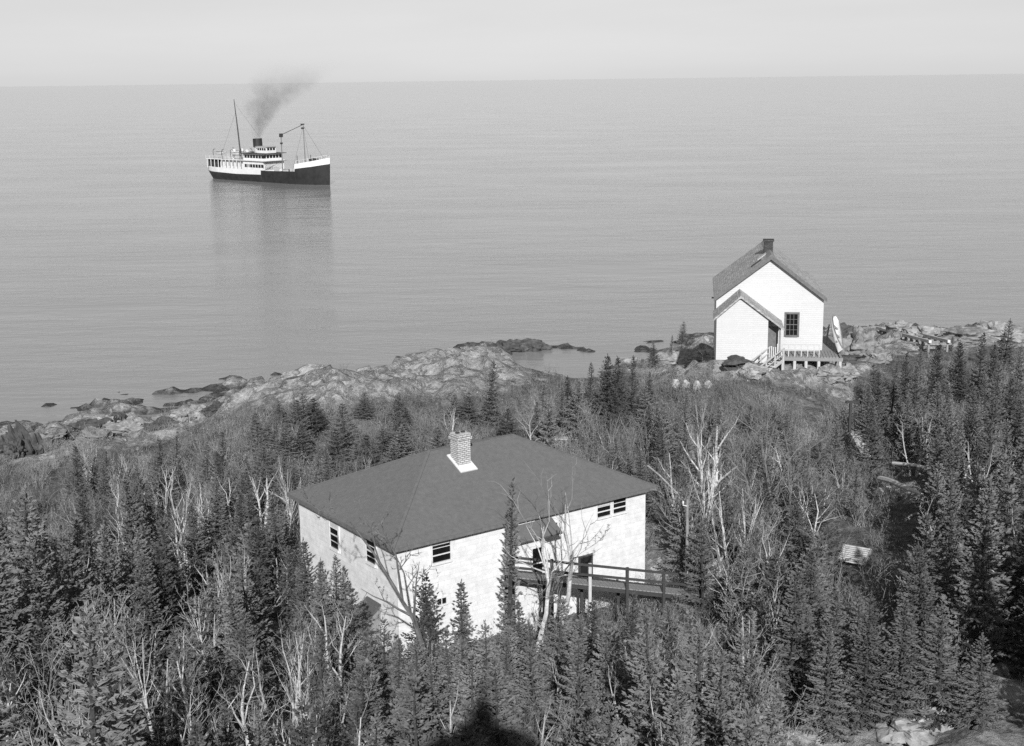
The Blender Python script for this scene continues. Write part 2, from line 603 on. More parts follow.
# black-and-white plate: the sky is grey
s1 = math2('MULTIPLY', sp.outputs[2], 0.35)
s2 = math2('MULTIPLY', sp.outputs[1], 0.4)
lum = math2('POWER', math2('ADD', math2('ADD', s1, s2), math2('MULTIPLY', sp.outputs[0], 0.25)), 0.7)
tcw = N.new('ShaderNodeTexCoord')
mpw = N.new('ShaderNodeMapping')
mpw.inputs['Scale'].default_value = (3.0, 3.0, 22.0)
L.new(tcw.outputs['Generated'], mpw.inputs['Vector'])
nzw = N.new('ShaderNodeTexNoise')
nzw.inputs['Scale'].default_value = 1.6
nzw.inputs['Detail'].default_value = 6
L.new(mpw.outputs[0], nzw.inputs['Vector'])
lum = math2('MULTIPLY', lum, mrange(nzw.outputs[0], 0.3, 0.7, 0.975, 1.025))
cb = N.new('ShaderNodeCombineColor')
for i in range(3):
    L.new(lum, cb.inputs[i])
L.new(cb.outputs[0], bg.inputs['Color'])
bg.inputs['Strength'].default_value = 0.138

sd = bpy.data.lights.new('sun', 'SUN')
sd.energy = 4.6
sd.angle = R(0.53)
sd.color = (1, 1, 1)
so = bpy.data.objects.new('sun', sd)
COL.objects.link(so)
_d = Vector((math.sin(SUN_AZ) * math.cos(SUN_EL), math.cos(SUN_AZ) * math.cos(SUN_EL), -math.sin(SUN_EL)))
so.rotation_euler = _d.to_track_quat('-Z', 'Y').to_euler()
so.location = (0, -50, 80)
SC.view_settings.view_transform = 'Standard'
SC.view_settings.look = 'None'
SC.view_settings.exposure = 0.15
SC.view_settings.gamma = 1.0
SC.cycles.use_denoising = False
SC.cycles.max_bounces = 5
SC.cycles.diffuse_bounces = 2
SC.cycles.glossy_bounces = 2
SC.cycles.volume_bounces = 1
SC.cycles.transparent_max_bounces = 4
SC.cycles.sample_clamp_indirect = 4.0

# ------------------------------------------------------------------ local frames for the buildings


class Frame:
    def __init__(s, o, ang):
        s.o = np.asarray(o, float)
        s.a = ang
        c, q = math.cos(ang), math.sin(ang)
        s.M = np.array([[c, q, 0], [-q, c, 0], [0, 0, 1.0]])

    def loc(s, p):
        return s.M @ (np.asarray(p, float) - s.o)

    def wld(s, p):
        return s.M.T @ np.asarray(p, float) + s.o

    def onplane(s, axis, val, x, y):
        """local point where the sight line of pixel x, y meets local coordinate axis = val"""
        c = s.M @ (np.array([0, 0, CZ]) - s.o)
        d = s.M @ ray(x, y)
        return c + d * ((val - c[axis]) / d[axis])


def window(parent, axis, val, side, a0, a1, z0, z1, cols=1, rows=2, fm='white', pane='glass', fw=0.09, blind=0.0, name='window', proud=0.05):
    """sash window on a wall; axis 1: wall of constant local y, axis 0: constant local x; side -1 faces the negative axis"""
    fr = MB()

    def b(u0, u1, w0, w1, d0, d1):
        lo, hi = sorted((val + side * d0, val + side * d1))
        if axis == 1:
            fr.bb(u0, u1, lo, hi, w0, w1)
        else:
            fr.bb(lo, hi, u0, u1, w0, w1)
    b(a0 - fw, a0, z0 - fw, z1 + fw, -0.02, proud)
    b(a1, a1 + fw, z0 - fw, z1 + fw, -0.02, proud)
    b(a0, a1, z1, z1 + fw, -0.02, proud)
    b(a0 - 0.04, a1 + 0.04, z0 - fw, z0 - 0.002, -0.02, proud + 0.05)
    for k in range(1, cols):
        u = a0 + (a1 - a0) * k / cols
        b(u - 0.018, u + 0.018, z0, z1, 0.0, proud - 0.016)
    for k in range(1, rows):
        w = z0 + (z1 - z0) * k / rows
        t = 0.03 if k == rows // 2 else 0.013
        b(a0, a1, w - t, w + t, 0.0, proud - 0.012)
    f = fr.build(name, M[fm], parent)
    fr = MB()
    b(a0 + 0.001, a1 - 0.001, z0, z1 - 0.001, 0.003, 0.012)
    fr.build('pane', M[pane], f)
    if blind:
        fr = MB()
        b(a0 + 0.03, a1 - 0.03, z0 + (z1 - z0) * (1 - blind), z1 - 0.03, 0.013, 0.018)
        fr.build('blind', M['blind'], f)
    return f


# ------------------------------------------------------------------ the big hip-roofed house
HN = at(393, 549, 9.2)
HA = R(35.23)
HZ = 3.25
HF = Frame((HN[0], HN[1], HZ), HA)
LU, LV = 15.91, 10.76
EZ = 9.2 - HZ
RZ = 11.75 - HZ
OV = 0.42
house = empty('hip_roofed_house', HF.o, HA, 'large white two-storey house with broad dark hip roof and one brick chimney', 'house')
w = MB()
w.bb(OV, LU - OV, OV, LV - OV, -1.6, EZ - 0.16)
w.build('wall', M['house_wall'], house)
r = MB()
i0 = LV / 2
ev = [(0, 0), (LU, 0), (LU, LV), (0, LV)]
vs = [(x, y, EZ - 0.155) for x, y in ev] + [(x, y, EZ) for x, y in ev] + [(i0, LV / 2, RZ), (LU - i0, LV / 2, RZ)]
r.add(vs, [(3, 2, 1, 0), (0, 1, 5, 4), (1, 2, 6, 5), (2, 3, 7, 6), (3, 0, 4, 7), (4, 5, 9, 8), (5, 6, 9), (6, 7, 8, 9), (7, 4, 8)])
roof = r.build('roof', M['roof'], house)
fb = MB()
fb.bb(-0.03, LU + 0.03, -0.035, -0.002, EZ - 0.19, EZ - 0.03)
fb.bb(-0.035, -0.002, -0.002, LV + 0.03, EZ - 0.19, EZ - 0.03)
fb.bb(LU + 0.002, LU + 0.035, -0.002, LV + 0.03, EZ - 0.19, EZ - 0.03)
fb.build('eaves_board', M['grey_trim'], roof)
rc = MB()
for p, q in (((0, 0, EZ), (i0, LV / 2, RZ)), ((LU, 0, EZ), (LU - i0, LV / 2, RZ)), ((0, LV, EZ), (i0, LV / 2, RZ)), ((i0, LV / 2, RZ), (LU - i0, LV / 2, RZ))):
    rc.beam(Vector(p) + Vector((0, 0, .015)), Vector(q) + Vector((0, 0, .006)), 0.14, 0.03)
rc.build('ridge_cap', M['roof'], roof)


def roofz(y):
    return EZ + (RZ - EZ) * min(y, LV - y) / (LV / 2)


# chimney, standing on the front slope just under the ridge
cx, cy = 6.55, 4.3
ch = MB()
ch.bb(cx - 0.38, cx + 0.38, cy - 0.34, cy + 0.34, roofz(cy) - 0.5, roofz(cy) + 1.16)
chim = ch.build('chimney', M['brick_white'], house)
c2 = MB()
c2.bb(cx - 0.45, cx + 0.45, cy - 0.41, cy + 0.41, roofz(cy) + 1.162, roofz(cy) + 1.32)
c2.bb(cx - 0.40, cx + 0.40, cy - 0.36, cy + 0.36, roofz(cy) + 1.322, roofz(cy) + 1.46)
c2.build('chimney_cap', M['brick_white'], chim)
c3 = MB()
for sx in (-0.16, 0.16):
    c3.tube([(cx + sx, cy, roofz(cy) + 1.45), (cx + sx, cy, roofz(cy) + 1.53)], 0.12, 10)
c3.build('flue', M['brick_dark'], chim)
c4 = MB()
c4.slab([(cx - 0.5, cy - 0.8, roofz(cy - 0.8) + 0.06), (cx + 0.5, cy - 0.8, roofz(cy - 0.8) + 0.06), (cx + 0.5, cy + 0.5, roofz(cy + 0.5) + 0.06), (cx - 0.5, cy + 0.5, roofz(cy + 0.5) + 0.06)], 0.1)
c4.build('flashing', M['white'], chim)


def fpx(x0, y0, x1, y1, axis=1, val=OV):
    p = HF.onplane(axis, val, (x0 + x1) / 2, y0)
    q = HF.onplane(axis, val, (x0 + x1) / 2, y1)
    l = HF.onplane(axis, val, x0, (y0 + y1) / 2)
    k = HF.onplane(axis, val, x1, (y0 + y1) / 2)
    o = 1 - axis
    return min(l[o], k[o]), max(l[o], k[o]), q[2], p[2]


for bx, rows, bl in (((331, 522, 338.5, 548), 4, 0.25), ((369, 541, 375.5, 563), 4, 0.0)):
    a0, a1, z0, z1 = fpx(*bx, axis=0)
    a1 = max(a1, a0 + 0.85)
    window(house, 0, OV, -1, a0, a1, z0, min(z1, EZ - 0.35), 1, rows, fw=0.13, blind=bl)
a0, a1, z0, z1 = fpx(432, 538, 450, 561)
window(house, 1, OV, -1, a0, a1, z0, min(z1, EZ - 0.3), 1, 3, fw=0.13, blind=0.2)
a0, a1, z0, z1 = fpx(597, 497, 610, 516)
window(house, 1, OV, -1, a0, a1, z0, min(z1, EZ - 0.3), 1, 3, fw=0.12, blind=0.3)
a0, a1, z0, z1 = fpx(613, 493, 625.5, 512)
window(house, 1, OV, -1, a0, a1, z0, min(z1, EZ - 0.3), 1, 3, fw=0.12)
a0, a1, z0, z1 = fpx(437, 598, 446, 604)
window(house, 1, OV, -1, a0, a1, z0, z1, 2, 1, fw=0.06)
a0, a1, z0, z1 = fpx(549.5, 523, 557, 530)
window(house, 1, OV, -1, a0, a1, z0, min(z1, EZ - 0.3), 2, 1, fw=0.06)
# doorway; a near-black panel on the wall paints the shade inside
a0, a1, z0, z1 = fpx(580, 557, 590.5, 588)
df = MB()
df.bb(a0 - 0.12, a0, OV - 0.05, OV + 0.02, z0, z1 + 0.12)
df.bb(a1, a1 + 0.12, OV - 0.05, OV + 0.02, z0, z1 + 0.12)
df.bb(a0, a1, OV - 0.05, OV + 0.02, z1, z1 + 0.12)
door = df.build('doorway', M['dark_wood'], house)
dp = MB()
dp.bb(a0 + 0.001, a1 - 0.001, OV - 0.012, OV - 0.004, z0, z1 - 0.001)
dp.build('door_shade_panel', M['doorway_shade'], door)
# entrance bay under its own catslide roof
b0 = HF.onplane(1, -0.55, 519, 545)[0]
b1 = HF.onplane(1, -0.55, 545, 545)[0]
bay = MB()
BY = -0.55
bay.add([(b0, OV - 0.001, -1.4), (b0, BY, -1.4), (b0, BY, 5.2), (b0, OV - 0.001, 5.6), (b1, OV - 0.001, -1.4), (b1, BY, -1.4), (b1, BY, 5.2), (b1, OV - 0.001, 5.6)],
        [(0, 1, 2, 3), (7, 6, 5, 4), (1, 5, 6, 2), (2, 6, 7, 3), (0, 4, 5, 1), (3, 7, 4, 0)])
bayo = bay.build('entrance_bay', M['house_wall'], house)
br = MB()
br.slab([(b0 - 0.4, BY - 0.4, 5.12), (b1 + 0.8, BY - 0.4, 5.12), (b1 + 0.8, -0.04, 5.66), (b0 - 0.4, -0.04, 5.66)], 0.1)
br.build('bay_roof', M['roof'], bayo)
q0 = HF.onplane(1, BY, 532, 545)[0]
q1 = HF.onplane(1, BY, 542, 545)[0]
window(bayo, 1, BY, -1, q0, q1, 2.9, 4.5, 1, 2, fw=0.12, name='bay_window')
# sloping cellar hatch against the end wall
hp = HF.onplane(0, OV, 376, 604)
hy = hp[1]
hz = hp[2]
ht = MB()
ht.slab([(OV - 0.01, hy - 0.5, hz + 0.15), (OV - 0.01, hy + 0.85, hz + 0.15), (OV - 1.2, hy + 0.85, hz - 0.75), (OV - 1.2, hy - 0.5, hz - 0.75)], 0.1)
hto = ht.build('cellar_hatch', M['hatch_boards'], house)
hs = MB()
for yy in (hy - 0.42, hy + 0.77):
    hs.slab([(OV - 0.01, yy, -1.2), (OV - 0.01, yy, hz + 0.0), (OV - 1.12, yy, hz - 0.83), (OV - 1.12, yy, -1.2)], 0.05)
hs.build('hatch_cheek', M['grey_wood'], hto)

# ------------------------------------------------------------------ footbridge along the house front
FR0 = HF.wld(HF.onplane(1, -1.4, 513, 556))
FR1 = at(735, 580, 5.4)
fd = FR1 - FR0
flen = float(np.linalg.norm(fd[:2]))
fang = math.atan2(fd[1], fd[0])
FS = fd[2] / flen
fb_ = empty('footbridge', (FR0[0], FR0[1], FR0[2] - 1.05), fang, 'plank footbridge on posts with dark double handrail leading past the house door', 'footbridge')
k = MB()
for i in range(int(flen / 0.22)):
    q_ = i * 0.22
    k.slab([(q_, 0.0, q_ * FS), (q_ + 0.19, 0.0, (q_ + 0.19) * FS), (q_ + 0.19, 1.15, (q_ + 0.19) * FS), (q_, 1.15, q_ * FS)], 0.05)
k.build('deck', M['grey_wood'], fb_)
for yy in (0.1, 1.05):
    k = MB()
    k.beam((0, yy, -0.17), (flen, yy, flen * FS - 0.17), 0.1, 0.2)
    k.build('joist', M['dark_wood'], fb_)
for zz in (1.05, 0.55):
    k = MB()
    k.beam((-0.2, -0.09, zz), (flen + 0.1, -0.09, zz + flen * FS), 0.05, 0.12)
    k.build('handrail', M['dark_wood'], fb_)
n = 7
for i in range(n):
    xx = flen * i / (n - 1)
    wx = FR0[0] + math.cos(fang) * xx
    wy = FR0[1] + math.sin(fang) * xx
    z0_ = gz(wx, wy) - (FR0[2] - 1.05) - 0.4
    k = MB()
    k.bb(xx - 0.07, xx + 0.07, -0.06, 0.045, z0_, 1.1 + xx * FS)
    k.build('post', M['pale_wood' if i in (2, 6) else 'dark_wood'], fb_)
    k = MB()
    k.bb(xx - 0.07, xx + 0.07, 1.155, 1.26, z0_, -0.06 + xx * FS)
    k.build('post', M['dark_wood'], fb_)

# utility pole and its wire to the house
px_, py_, pz_ = at(686, 590, 4.3)
pz_ = gz(px_, py_)
ph = 5.1
pole = empty('utility_pole', (px_, py_, pz_), 0, 'thin pale round wooden pole carrying a wire to the house eave', 'pole')
k = MB()
k.tube([(0, 0, -0.4), (0.03, 0, ph * 0.5), (0, 0, ph)], (0.1, 0.085, 0.065), 8)
k.build('shaft', M['grey_wood'], pole)
k = MB()
k.tube([(-0.02, -0.05, ph - 0.35), (-0.22, -0.05, ph - 0.3), (-0.22, -0.05, ph - 0.16)], 0.025, 6)
k.tube([(-0.22, -0.05, ph - 0.2), (-0.22, -0.05, ph - 0.08)], 0.045, 8)
k.build('insulator', M['white'], pole)
e = HF.wld((LU - 0.3, OV, EZ - 0.4))
p0 = np.array([px_ - 0.22, py_ - 0.05, pz_ + ph - 0.14])
k = MB()
k.tube([p0 + (e - p0) * t - np.array([0, 0, 0.9 * t * (1 - t)]) for t in np.linspace(0, 1, 9)], 0.014, 4)
wire = k.build('overhead_wire', M['grey_trim'])
tag(wire, 'thin slack wire strung from pale pole to house corner', 'wire')

# ------------------------------------------------------------------ the gabled house on the rocks
BA = at(714, 297, 12.4)
BB = at(827, 298, 12.4)
BANG = math.atan2(BB[1] - BA[1], BB[0] - BA[0])
BW = float(np.linalg.norm(BB - BA))
BF = Frame((BA[0], BA[1], 8.0), BANG)
BL = 11.0
BE, BRZ = 4.4, 7.85
SO, FO = 0.2, 0.4
boat = empty('gabled_building', BF.o, BANG, 'tall white gabled building with lower gabled annex perched on rocks at the water', 'house')
mid = BW / 2


def groof(x):
    return BE + (BRZ - BE) * (1 - abs(x - mid) / mid)


w = MB()
y0, y1 = FO, BL - FO
x0, x1 = SO, BW - SO
top = groof(x0) - 0.24
apx = BRZ - 0.26
vs = [(x0, y0, -1.5), (x1, y0, -1.5), (x1, y0, top), (mid, y0, apx), (x0, y0, top), (x0, y1, -1.5), (x1, y1, -1.5), (x1, y1, top), (mid, y1, apx), (x0, y1, top)]
w.add(vs, [(0, 1, 2, 3, 4), (9, 8, 7, 6, 5), (5, 0, 4, 9), (1, 6, 7, 2), (4, 3, 8, 9), (3, 2, 7, 8), (0, 5, 6, 1)])
w.build('wall', M['boat_wall'], boat)
r = MB()
t = 0.2
for s in (-1, 1):
    xe = mid + s * mid
    q = [(xe, 0, BE), (xe, BL, BE), (mid, BL, BRZ), (mid, 0, BRZ)]
    vs = q + [(x, y, z - t) for x, y, z in q]
    r.add(vs, [(0, 1, 2, 3), (7, 6, 5, 4), (0, 4, 5, 1), (1, 5, 6, 2), (3, 2, 6, 7), (0, 3, 7, 4)])
broof = r.build('roof', M['shingle'], boat)
k = MB()
for s in (-1, 1):
    xe = mid + s * (mid + 0.02)
    q = [(xe, -0.05, BE - 0.36), (mid, -0.05, BRZ - 0.34), (mid, -0.05, BRZ + 0.02), (xe, -0.05, BE + 0.0)]
    vs = q + [(x, y + 0.045, z) for x, y, z in q]
    k.add(vs, [(0, 1, 2, 3), (7, 6, 5, 4), (0, 4, 5, 1), (1, 5, 6, 2), (2, 6, 7, 3), (3, 7, 4, 0)])
k.build('barge_board', M['grey_trim'], broof)
k = MB()
for s in (-1, 1):
    q = [(mid + s * 0.32, -0.02, groof(mid + 0.32) + 0.03), (mid + s * 0.32, BL, groof(mid + 0.32) + 0.03), (mid, BL, BRZ + 0.05), (mid, -0.02, BRZ + 0.05)]
    k.slab(q, 0.04)
k.build('ridge_board', M['grey_wood'], broof)
# brick chimney astride the ridge, a little back from the gable
k = MB()
k.bb(mid - 0.42, mid + 0.3, 3.4, 4.1, BRZ - 0.7, BRZ + 0.7)
bch = k.build('chimney', M['brick_dark'], boat)
k = MB()
k.bb(mid - 0.5, mid + 0.38, 3.32, 4.18, BRZ + 0.702, BRZ + 0.86)
k.build('chimney_cap', M['brick_dark'], bch)
k = MB()
k.slab([(mid - 1.0, 2.5, groof(mid - 1.0) + 0.05), (mid - 0.3, 2.5, groof(mid - 0.3) + 0.05), (mid - 0.3, 3.38, groof(mid - 0.3) + 0.05), (mid - 1.0, 3.38, groof(mid - 1.0) + 0.05)], 0.05)
k.build('roof_patch', M['pale_wood'], broof)
k = MB()
k.slab([(mid - 1.55, 1.2, groof(mid - 1.55) + 0.05), (mid - 0.75, 1.2, groof(mid - 0.75) + 0.05), (mid - 0.75, 1.75, groof(mid - 0.75) + 0.05), (mid - 1.55, 1.75, groof(mid - 1.55) + 0.05)], 0.05)
k.build('roof_hatch', M['dark_wood'], broof)
k = MB()
k.beam((0.25, 3.0, BE - 0.55), (-1.1, 3.0, BE - 0.5), 0.12)
k.build('roof_outrigger', M['grey_wood'], boat)
a = BF.onplane(1, FO, 786.5, 314)
c = BF.onplane(1, FO, 797, 335)
window(boat, 1, FO, -1, a[0], c[0], c[2], a[2], 3, 4, fm='grey_trim', fw=0.16)
# annex
AY = -3.4
al = BF.onplane(1, AY, 713.5, 319)
ap = BF.onplane(1, AY, 741, 296)
ar = BF.onplane(1, AY, 784.5, 329)
ab = BF.onplane(1, AY, 767.5, 357)
axl, axr = SO, ab[0]
apx_ = ap[0]


def az(x):
    if x < apx_:
        return ap[2] + (al[2] - ap[2]) * (apx_ - x) / (apx_ - al[0])
    return ap[2] + (ar[2] - ap[2]) * (x - apx_) / (ar[0] - apx_)


yw = AY + 0.3
w = MB()
dx = ar[0] - 0.25
vs = []
for yy in (yw, FO - 0.001):
    vs += [(axl, yy, -1.2), (axr, yy, -1.2), (axr, yy, az(axr) - 0.2), (apx_, yy, ap[2] - 0.22), (axl, yy, az(axl) - 0.2)]
w.add(vs, [(0, 1, 2, 3, 4), (9, 8, 7, 6, 5), (5, 0, 4, 9), (1, 6, 7, 2), (4, 3, 8, 9), (3, 2, 7, 8), (0, 5, 6, 1)])
annex = w.build('annex', M['boat_wall'], boat)
r = MB()
for xe in (al[0], ar[0]):
    q = [(xe, AY, az(xe)), (xe, FO - 0.01, az(xe)), (apx_, FO - 0.01, ap[2]), (apx_, AY, ap[2])]
    vs = q + [(x, y, z - 0.17) for x, y, z in q]
    r.add(vs, [(0, 1, 2, 3), (7, 6, 5, 4), (0, 4, 5, 1), (1, 5, 6, 2), (3, 2, 6, 7), (0, 3, 7, 4)])
r.build('annex_roof', M['shingle'], annex)
k = MB()
k.slab([(apx_ - 0.22, AY - 0.03, az(apx_ - 0.22) + 0.03), (apx_ + 0.22, AY - 0.03, az(apx_ + 0.22) + 0.03), (apx_ + 0.22, FO - 0.02, az(apx_ + 0.22) + 0.03), (apx_ - 0.22, FO - 0.02, az(apx_ - 0.22) + 0.03)], 0.05)
k.build('annex_ridge', M['pale_wood'], annex)
# porch recess at the annex corner
k = MB()
k.bb(dx - 0.14, dx, yw, yw + 0.14, 0.05, az(dx) - 0.18)
k.build('porch_post', M['grey_wood'], annex)
k = MB()
k.bb(axr + 0.003, dx, AY + 0.1, FO - 0.01, -0.12, 0.04)
k.build('porch_floor', M['grey_wood'], annex)
k = MB()
k.bb(axr + 0.003, dx - 0.15, yw + 1.0, yw + 1.05, 0.045, az(dx) - 0.22)
k.build('porch_door', M['grey_trim'], annex)
k = MB()
for i in range(7):
    xx = axr + 0.1 + i * 0.16
    k.bb(xx, xx + 0.09, yw + 0.02, yw + 0.05, 0.05, 0.9 + (0.5 if i in (1, 4) else 0) * random.random())
k.build('porch_rail', M['pale_wood'], annex)
# platform on piles beside the gable wall
pl = empty('timber_platform', BF.wld((dx + 0.1, -2.4, 0)), BANG, 'grey plank platform on stout piles beside the tall gabled building', 'platform')
PX1 = BW + 1.1 - dx - 0.1
k = MB()
for i in range(int(PX1 / 0.24)):
    k.bb(i * 0.24, i * 0.24 + 0.21, 0, 2.76, -0.06 + random.uniform(-.008, .008), 0.02)
xx0 = BW - SO - dx - 0.05
for i in range(26):
    k.bb(xx0, PX1 + 0.1, 2.8 + i * 0.24, 2.8 + i * 0.24 + 0.21, -0.06 + random.uniform(-.008, .008), 0.02)
k.build('deck', M['grey_wood'], pl)
k = MB()
k.bb(0, PX1 + 0.1, 0.02, 0.2, -0.34, -0.07)
k.bb(0, PX1 + 0.1, 2.3, 2.5, -0.34, -0.07)
k.bb(PX1 - 0.1, PX1 + 0.08, 0.21, 8.0, -0.34, -0.07)
k.build('bearer', M['grey_wood'], pl)
for xx, yy in ((0.15, 0.12), (1.1, 0.12), (2.0, 0.12), (3.0, 0.12), (PX1 - 0.1, 0.12), (PX1 - 0.1, 2.6), (PX1 - 0.1, 5.2), (PX1 - 0.1, 7.8)):
    k = MB()
    k.tube([(xx, yy, -3.2), (xx, yy, -0.345)], 0.13, 8)
    k.build('pile', M['pale_wood' if yy < 1 else 'grey_wood'], pl)
k = MB()
k.beam((0.05, 0.06, 0.95), (3.05, 0.06, 0.95), 0.07)
k.beam((0.05, 0.06, 0.5), (3.05, 0.06, 0.5), 0.05)
for xx in (0.08, 0.6, 1.1, 1.6, 2.1, 2.6, 3.0):
    k.bb(xx - 0.035, xx + 0.035, 0.03, 0.09, 0.022, 0.95)
k.build('railing', M['pale_wood'], pl)
# white rowing boat hauled up on the platform edge
bp_ = BF.wld((BW + 0.8, -1.7, 0.2))
rb = empty('rowing_boat', bp_, BANG + R(2), 'white clinker rowing boat hauled up beside gabled building, bow propped high', 'boat')


def boat_shell(L_, half, dep, off=0.0):
    vs, fs = [], []
    ns, nr = 15, 9
    for i in range(ns):
        t_ = i / (ns - 1)
        bm = half * (math.sin(math.pi * (0.22 + 0.78 * (1 - t_) ** 0.9)) ** 0.75 if t_ < 1 else 0) * (1 if t_ < .98 else .3)
        bm = max(bm, 0.02) - off
        sh = 0.12 * (2 * t_ - 0.9) ** 2
        for j in range(nr):
            a_ = math.pi * j / (nr - 1)
            vs.append((math.cos(a_) * max(bm, 0.01), t_ * L_, dep + sh - (math.sin(a_) ** 0.7) * (dep - off) * (1 - 0.25 * t_ ** 3)))
    for i in range(ns - 1):
        for j in range(nr - 1):
            fs.append((i * nr + j, i * nr + j + 1, (i + 1) * nr + j + 1, (i + 1) * nr + j))
    return vs, fs, nr


tilt = Matrix.Rotation(R(19), 4, 'X') @ Matrix.Rotation(R(46), 4, 'Y')
k = MB()
vs, fs, nr = boat_shell(5.4, 0.44, 0.5)
k.add(vs, fs)
vs2, fs2, _ = boat_shell(5.4, 0.44, 0.5, 0.05)
k.add(vs2, [f[::-1] for f in fs2])
k.add([vs[j] for j in range(nr)], [tuple(range(nr))])
for v0, v1 in ((0, 0), (nr - 1, nr - 1)):
    pass
hullb = k.build('boat_hull', M['white'], rb)
hullb.matrix_local = tilt
k = MB()
for yy in (1.0, 2.4, 3.8):
    k.bb(-0.32, 0.32, yy, yy + 0.22, 0.34, 0.38)
th = k.build('thwart', M['grey_wood'], hullb)
k = MB()
for sgn in (-1, 1):
    k.tube([(sgn * (abs(vs[i * nr][0]) + 0.02), vs[i * nr][1], vs[i * nr][2]) for i in range(15)], 0.035, 5)
k.build('gunwale', M['grey_wood'], hullb)
k = MB()
k.beam((-0.3, 4.6, -0.3), (-0.1, 4.7, 1.5), 0.12)
k.beam((0.5, 4.6, -0.3), (0.3, 4.7, 1.5), 0.12)
k.build('prop', M['grey_wood'], rb)

# stairs down from the porch
s0 = at(783, 360, 7.9)
s1 = at(747, 388, 6.7)
sv = s0 - s1
sl = math.hypot(sv[0], sv[1])
st = empty('wooden_stairs', s1, math.atan2(sv[1], sv[0]), 'pale open wooden stairs with handrails climbing the slope to the porch', 'stairs')
rise = sv[2] / sl
k = MB()
for yy in (0, 1.1):
    k.beam((0, yy, -0.05), (sl, yy, sv[2] - 0.05), 0.09, 0.22)
k.build('stringer', M['pale_wood'], st)
k = MB()
for i in range(int(sl / 0.45)):
    xx = i * 0.45 + 0.2
    k.bb(xx - 0.15, xx + 0.15, 0.05, 1.05, xx * rise + 0.05, xx * rise + 0.1)
k.build('treads', M['pale_wood'], st)
for yy in (-0.06, 1.16):
    k = MB()
    k.beam((0, yy, 0.95), (sl, yy, sv[2] + 0.95), 0.08)
    k.beam((0, yy, 0.5), (sl, yy, sv[2] + 0.5), 0.06)
    for i in range(5):
        xx = sl * i / 4
        k.bb(xx - 0.05, xx + 0.05, yy - 0.04, yy + 0.04, xx * rise - 0.8, xx * rise + 0.98)
    k.build('handrail', M['pale_wood'], st)

# slatted steps half hidden in the trees
s0 = at(858, 548, 6.5)
s1 = at(850, 577, 5.3)
s1[2] = gz(s1[0], s1[1]) + 0.3
sv = s0 - s1
sl = math.hypot(sv[0], sv[1])
ss = empty('slatted_steps', s1, math.atan2(sv[1], sv[0]), 'pale slatted steps half hidden among the spruces', 'steps')
rise = max(sv[2] / sl, 0.5)
k = MB()
for i in range(9):
    xx = i * sl / 9
    k.bb(xx, xx + sl / 14, -0.65, 0.65, xx * rise, xx * rise + 0.06)
k.build('treads', M['pale_wood'], ss)
k = MB()
for yy in (-0.7, 0.7):
    k.beam((-0.1, yy, -0.2), (sl, yy, sl * rise - 0.1), 0.08, 0.2)
k.build('stringer', M['grey_wood'], ss)

# slipway rails running to the lake
r0 = at(870, 328, 0.9)
r1 = at(930, 346, 3.2)
rv = r1 - r0
rl = float(np.linalg.norm(rv[:2]))
sw = empty('slipway', r0, math.atan2(rv[1], rv[0]), 'pale twin timber slipway rails sloping to the lake beyond the spruces', 'slipway')
for yy in (0, 1.9):
    k = MB()
    k.beam((0, yy, 0.25), (rl, yy, rv[2] + 0.45), 0.28, 0.3)
    k.build('rail', M['pale_wood'], sw)
for i in range(12):
    k = MB()
    xx = 0.5 + i * (rl - 1) / 11
    zz = 0.25 + (rv[2] + 0.2) * xx / rl - 0.27
    k.bb(xx - 0.12, xx + 0.12, -0.4, 2.3, zz - 0.12, zz + 0.1)
    for yy in (0, 1.9):
        k.bb(xx - 0.1, xx + 0.1, yy - 0.1, yy + 0.1, zz - 3.2, zz - 0.11)
    k.build('sleeper', M['grey_wood'], sw)

# plank and post frame in the gap among trees
g0 = spot(855, 445, 0)
fr_ = empty('post_frame', (g0[0], g0[1], g0[2]), R(5), 'dark timber post frame with a pale board at its foot by the spruce stand', 'frame')
k = MB()
k.bb(-0.5, -0.34, -0.08, 0.08, -0.4, 2.9)
k.bb(0.34, 0.5, -0.08, 0.08, -0.4, 2.9)
k.build('posts', M['dark_wood'], fr_)
k = MB()
k.bb(-0.75, 0.75, -0.1, 0.1, 2.9, 3.06)
k.build('cross_beam', M['dark_wood'], fr_)
k = MB()
k.slab([(-0.33, -2.4, -0.1), (0.33, -2.4, -0.1), (0.33, 0.2, 0.9), (-0.33, 0.2, 0.9)], 0.06)
k.build('sloping_board', M['pale_wood'], fr_)


# fallen planks and trunks
def log_thing(x0, y0, x1, y1, lift, rad, label, m='pale_wood', cat='log', nm='fallen_log'):
    a_, b_ = spot(x0, y0, lift), spot(x1, y1, lift)
    k_ = MB()
    p_ = np.array([a_[0], a_[1], a_[2] + lift])
    q_ = np.array([b_[0], b_[1], b_[2] + lift])
    mid_ = (p_ + q_) / 2
    pts = [p_ - mid_, (p_ - mid_) * 0.4 + np.array([0, 0, 0.08]), (q_ - mid_) * 0.4, q_ - mid_]
    k_.tube(pts, (rad, rad * 0.95, rad * 0.8, rad * 0.55), 7)
    o_ = k_.build(nm, M[m])
    o_.location = mid_
    tag(o_, label, cat)


log_thing(880, 478, 922, 494, 1.6, 0.17, 'long pale plank lying in the clearing among dark spruces')
log_thing(893, 463, 962, 474, 2.6, 0.09, 'thin bleached pole slung between trees above the clearing')
log_thing(908, 552, 925, 588, 2.4, 0.09, 'short pale pole leaning steeply below the clearing')
log_thing(905, 520, 932, 508, 1.0, 0.1, 'grey broken trunk lying at the clearing edge', 'grey_wood')
log_thing(648, 466, 690, 505, 2.6, 0.06, 'slender bleached trunk leaning above the footbridge end')

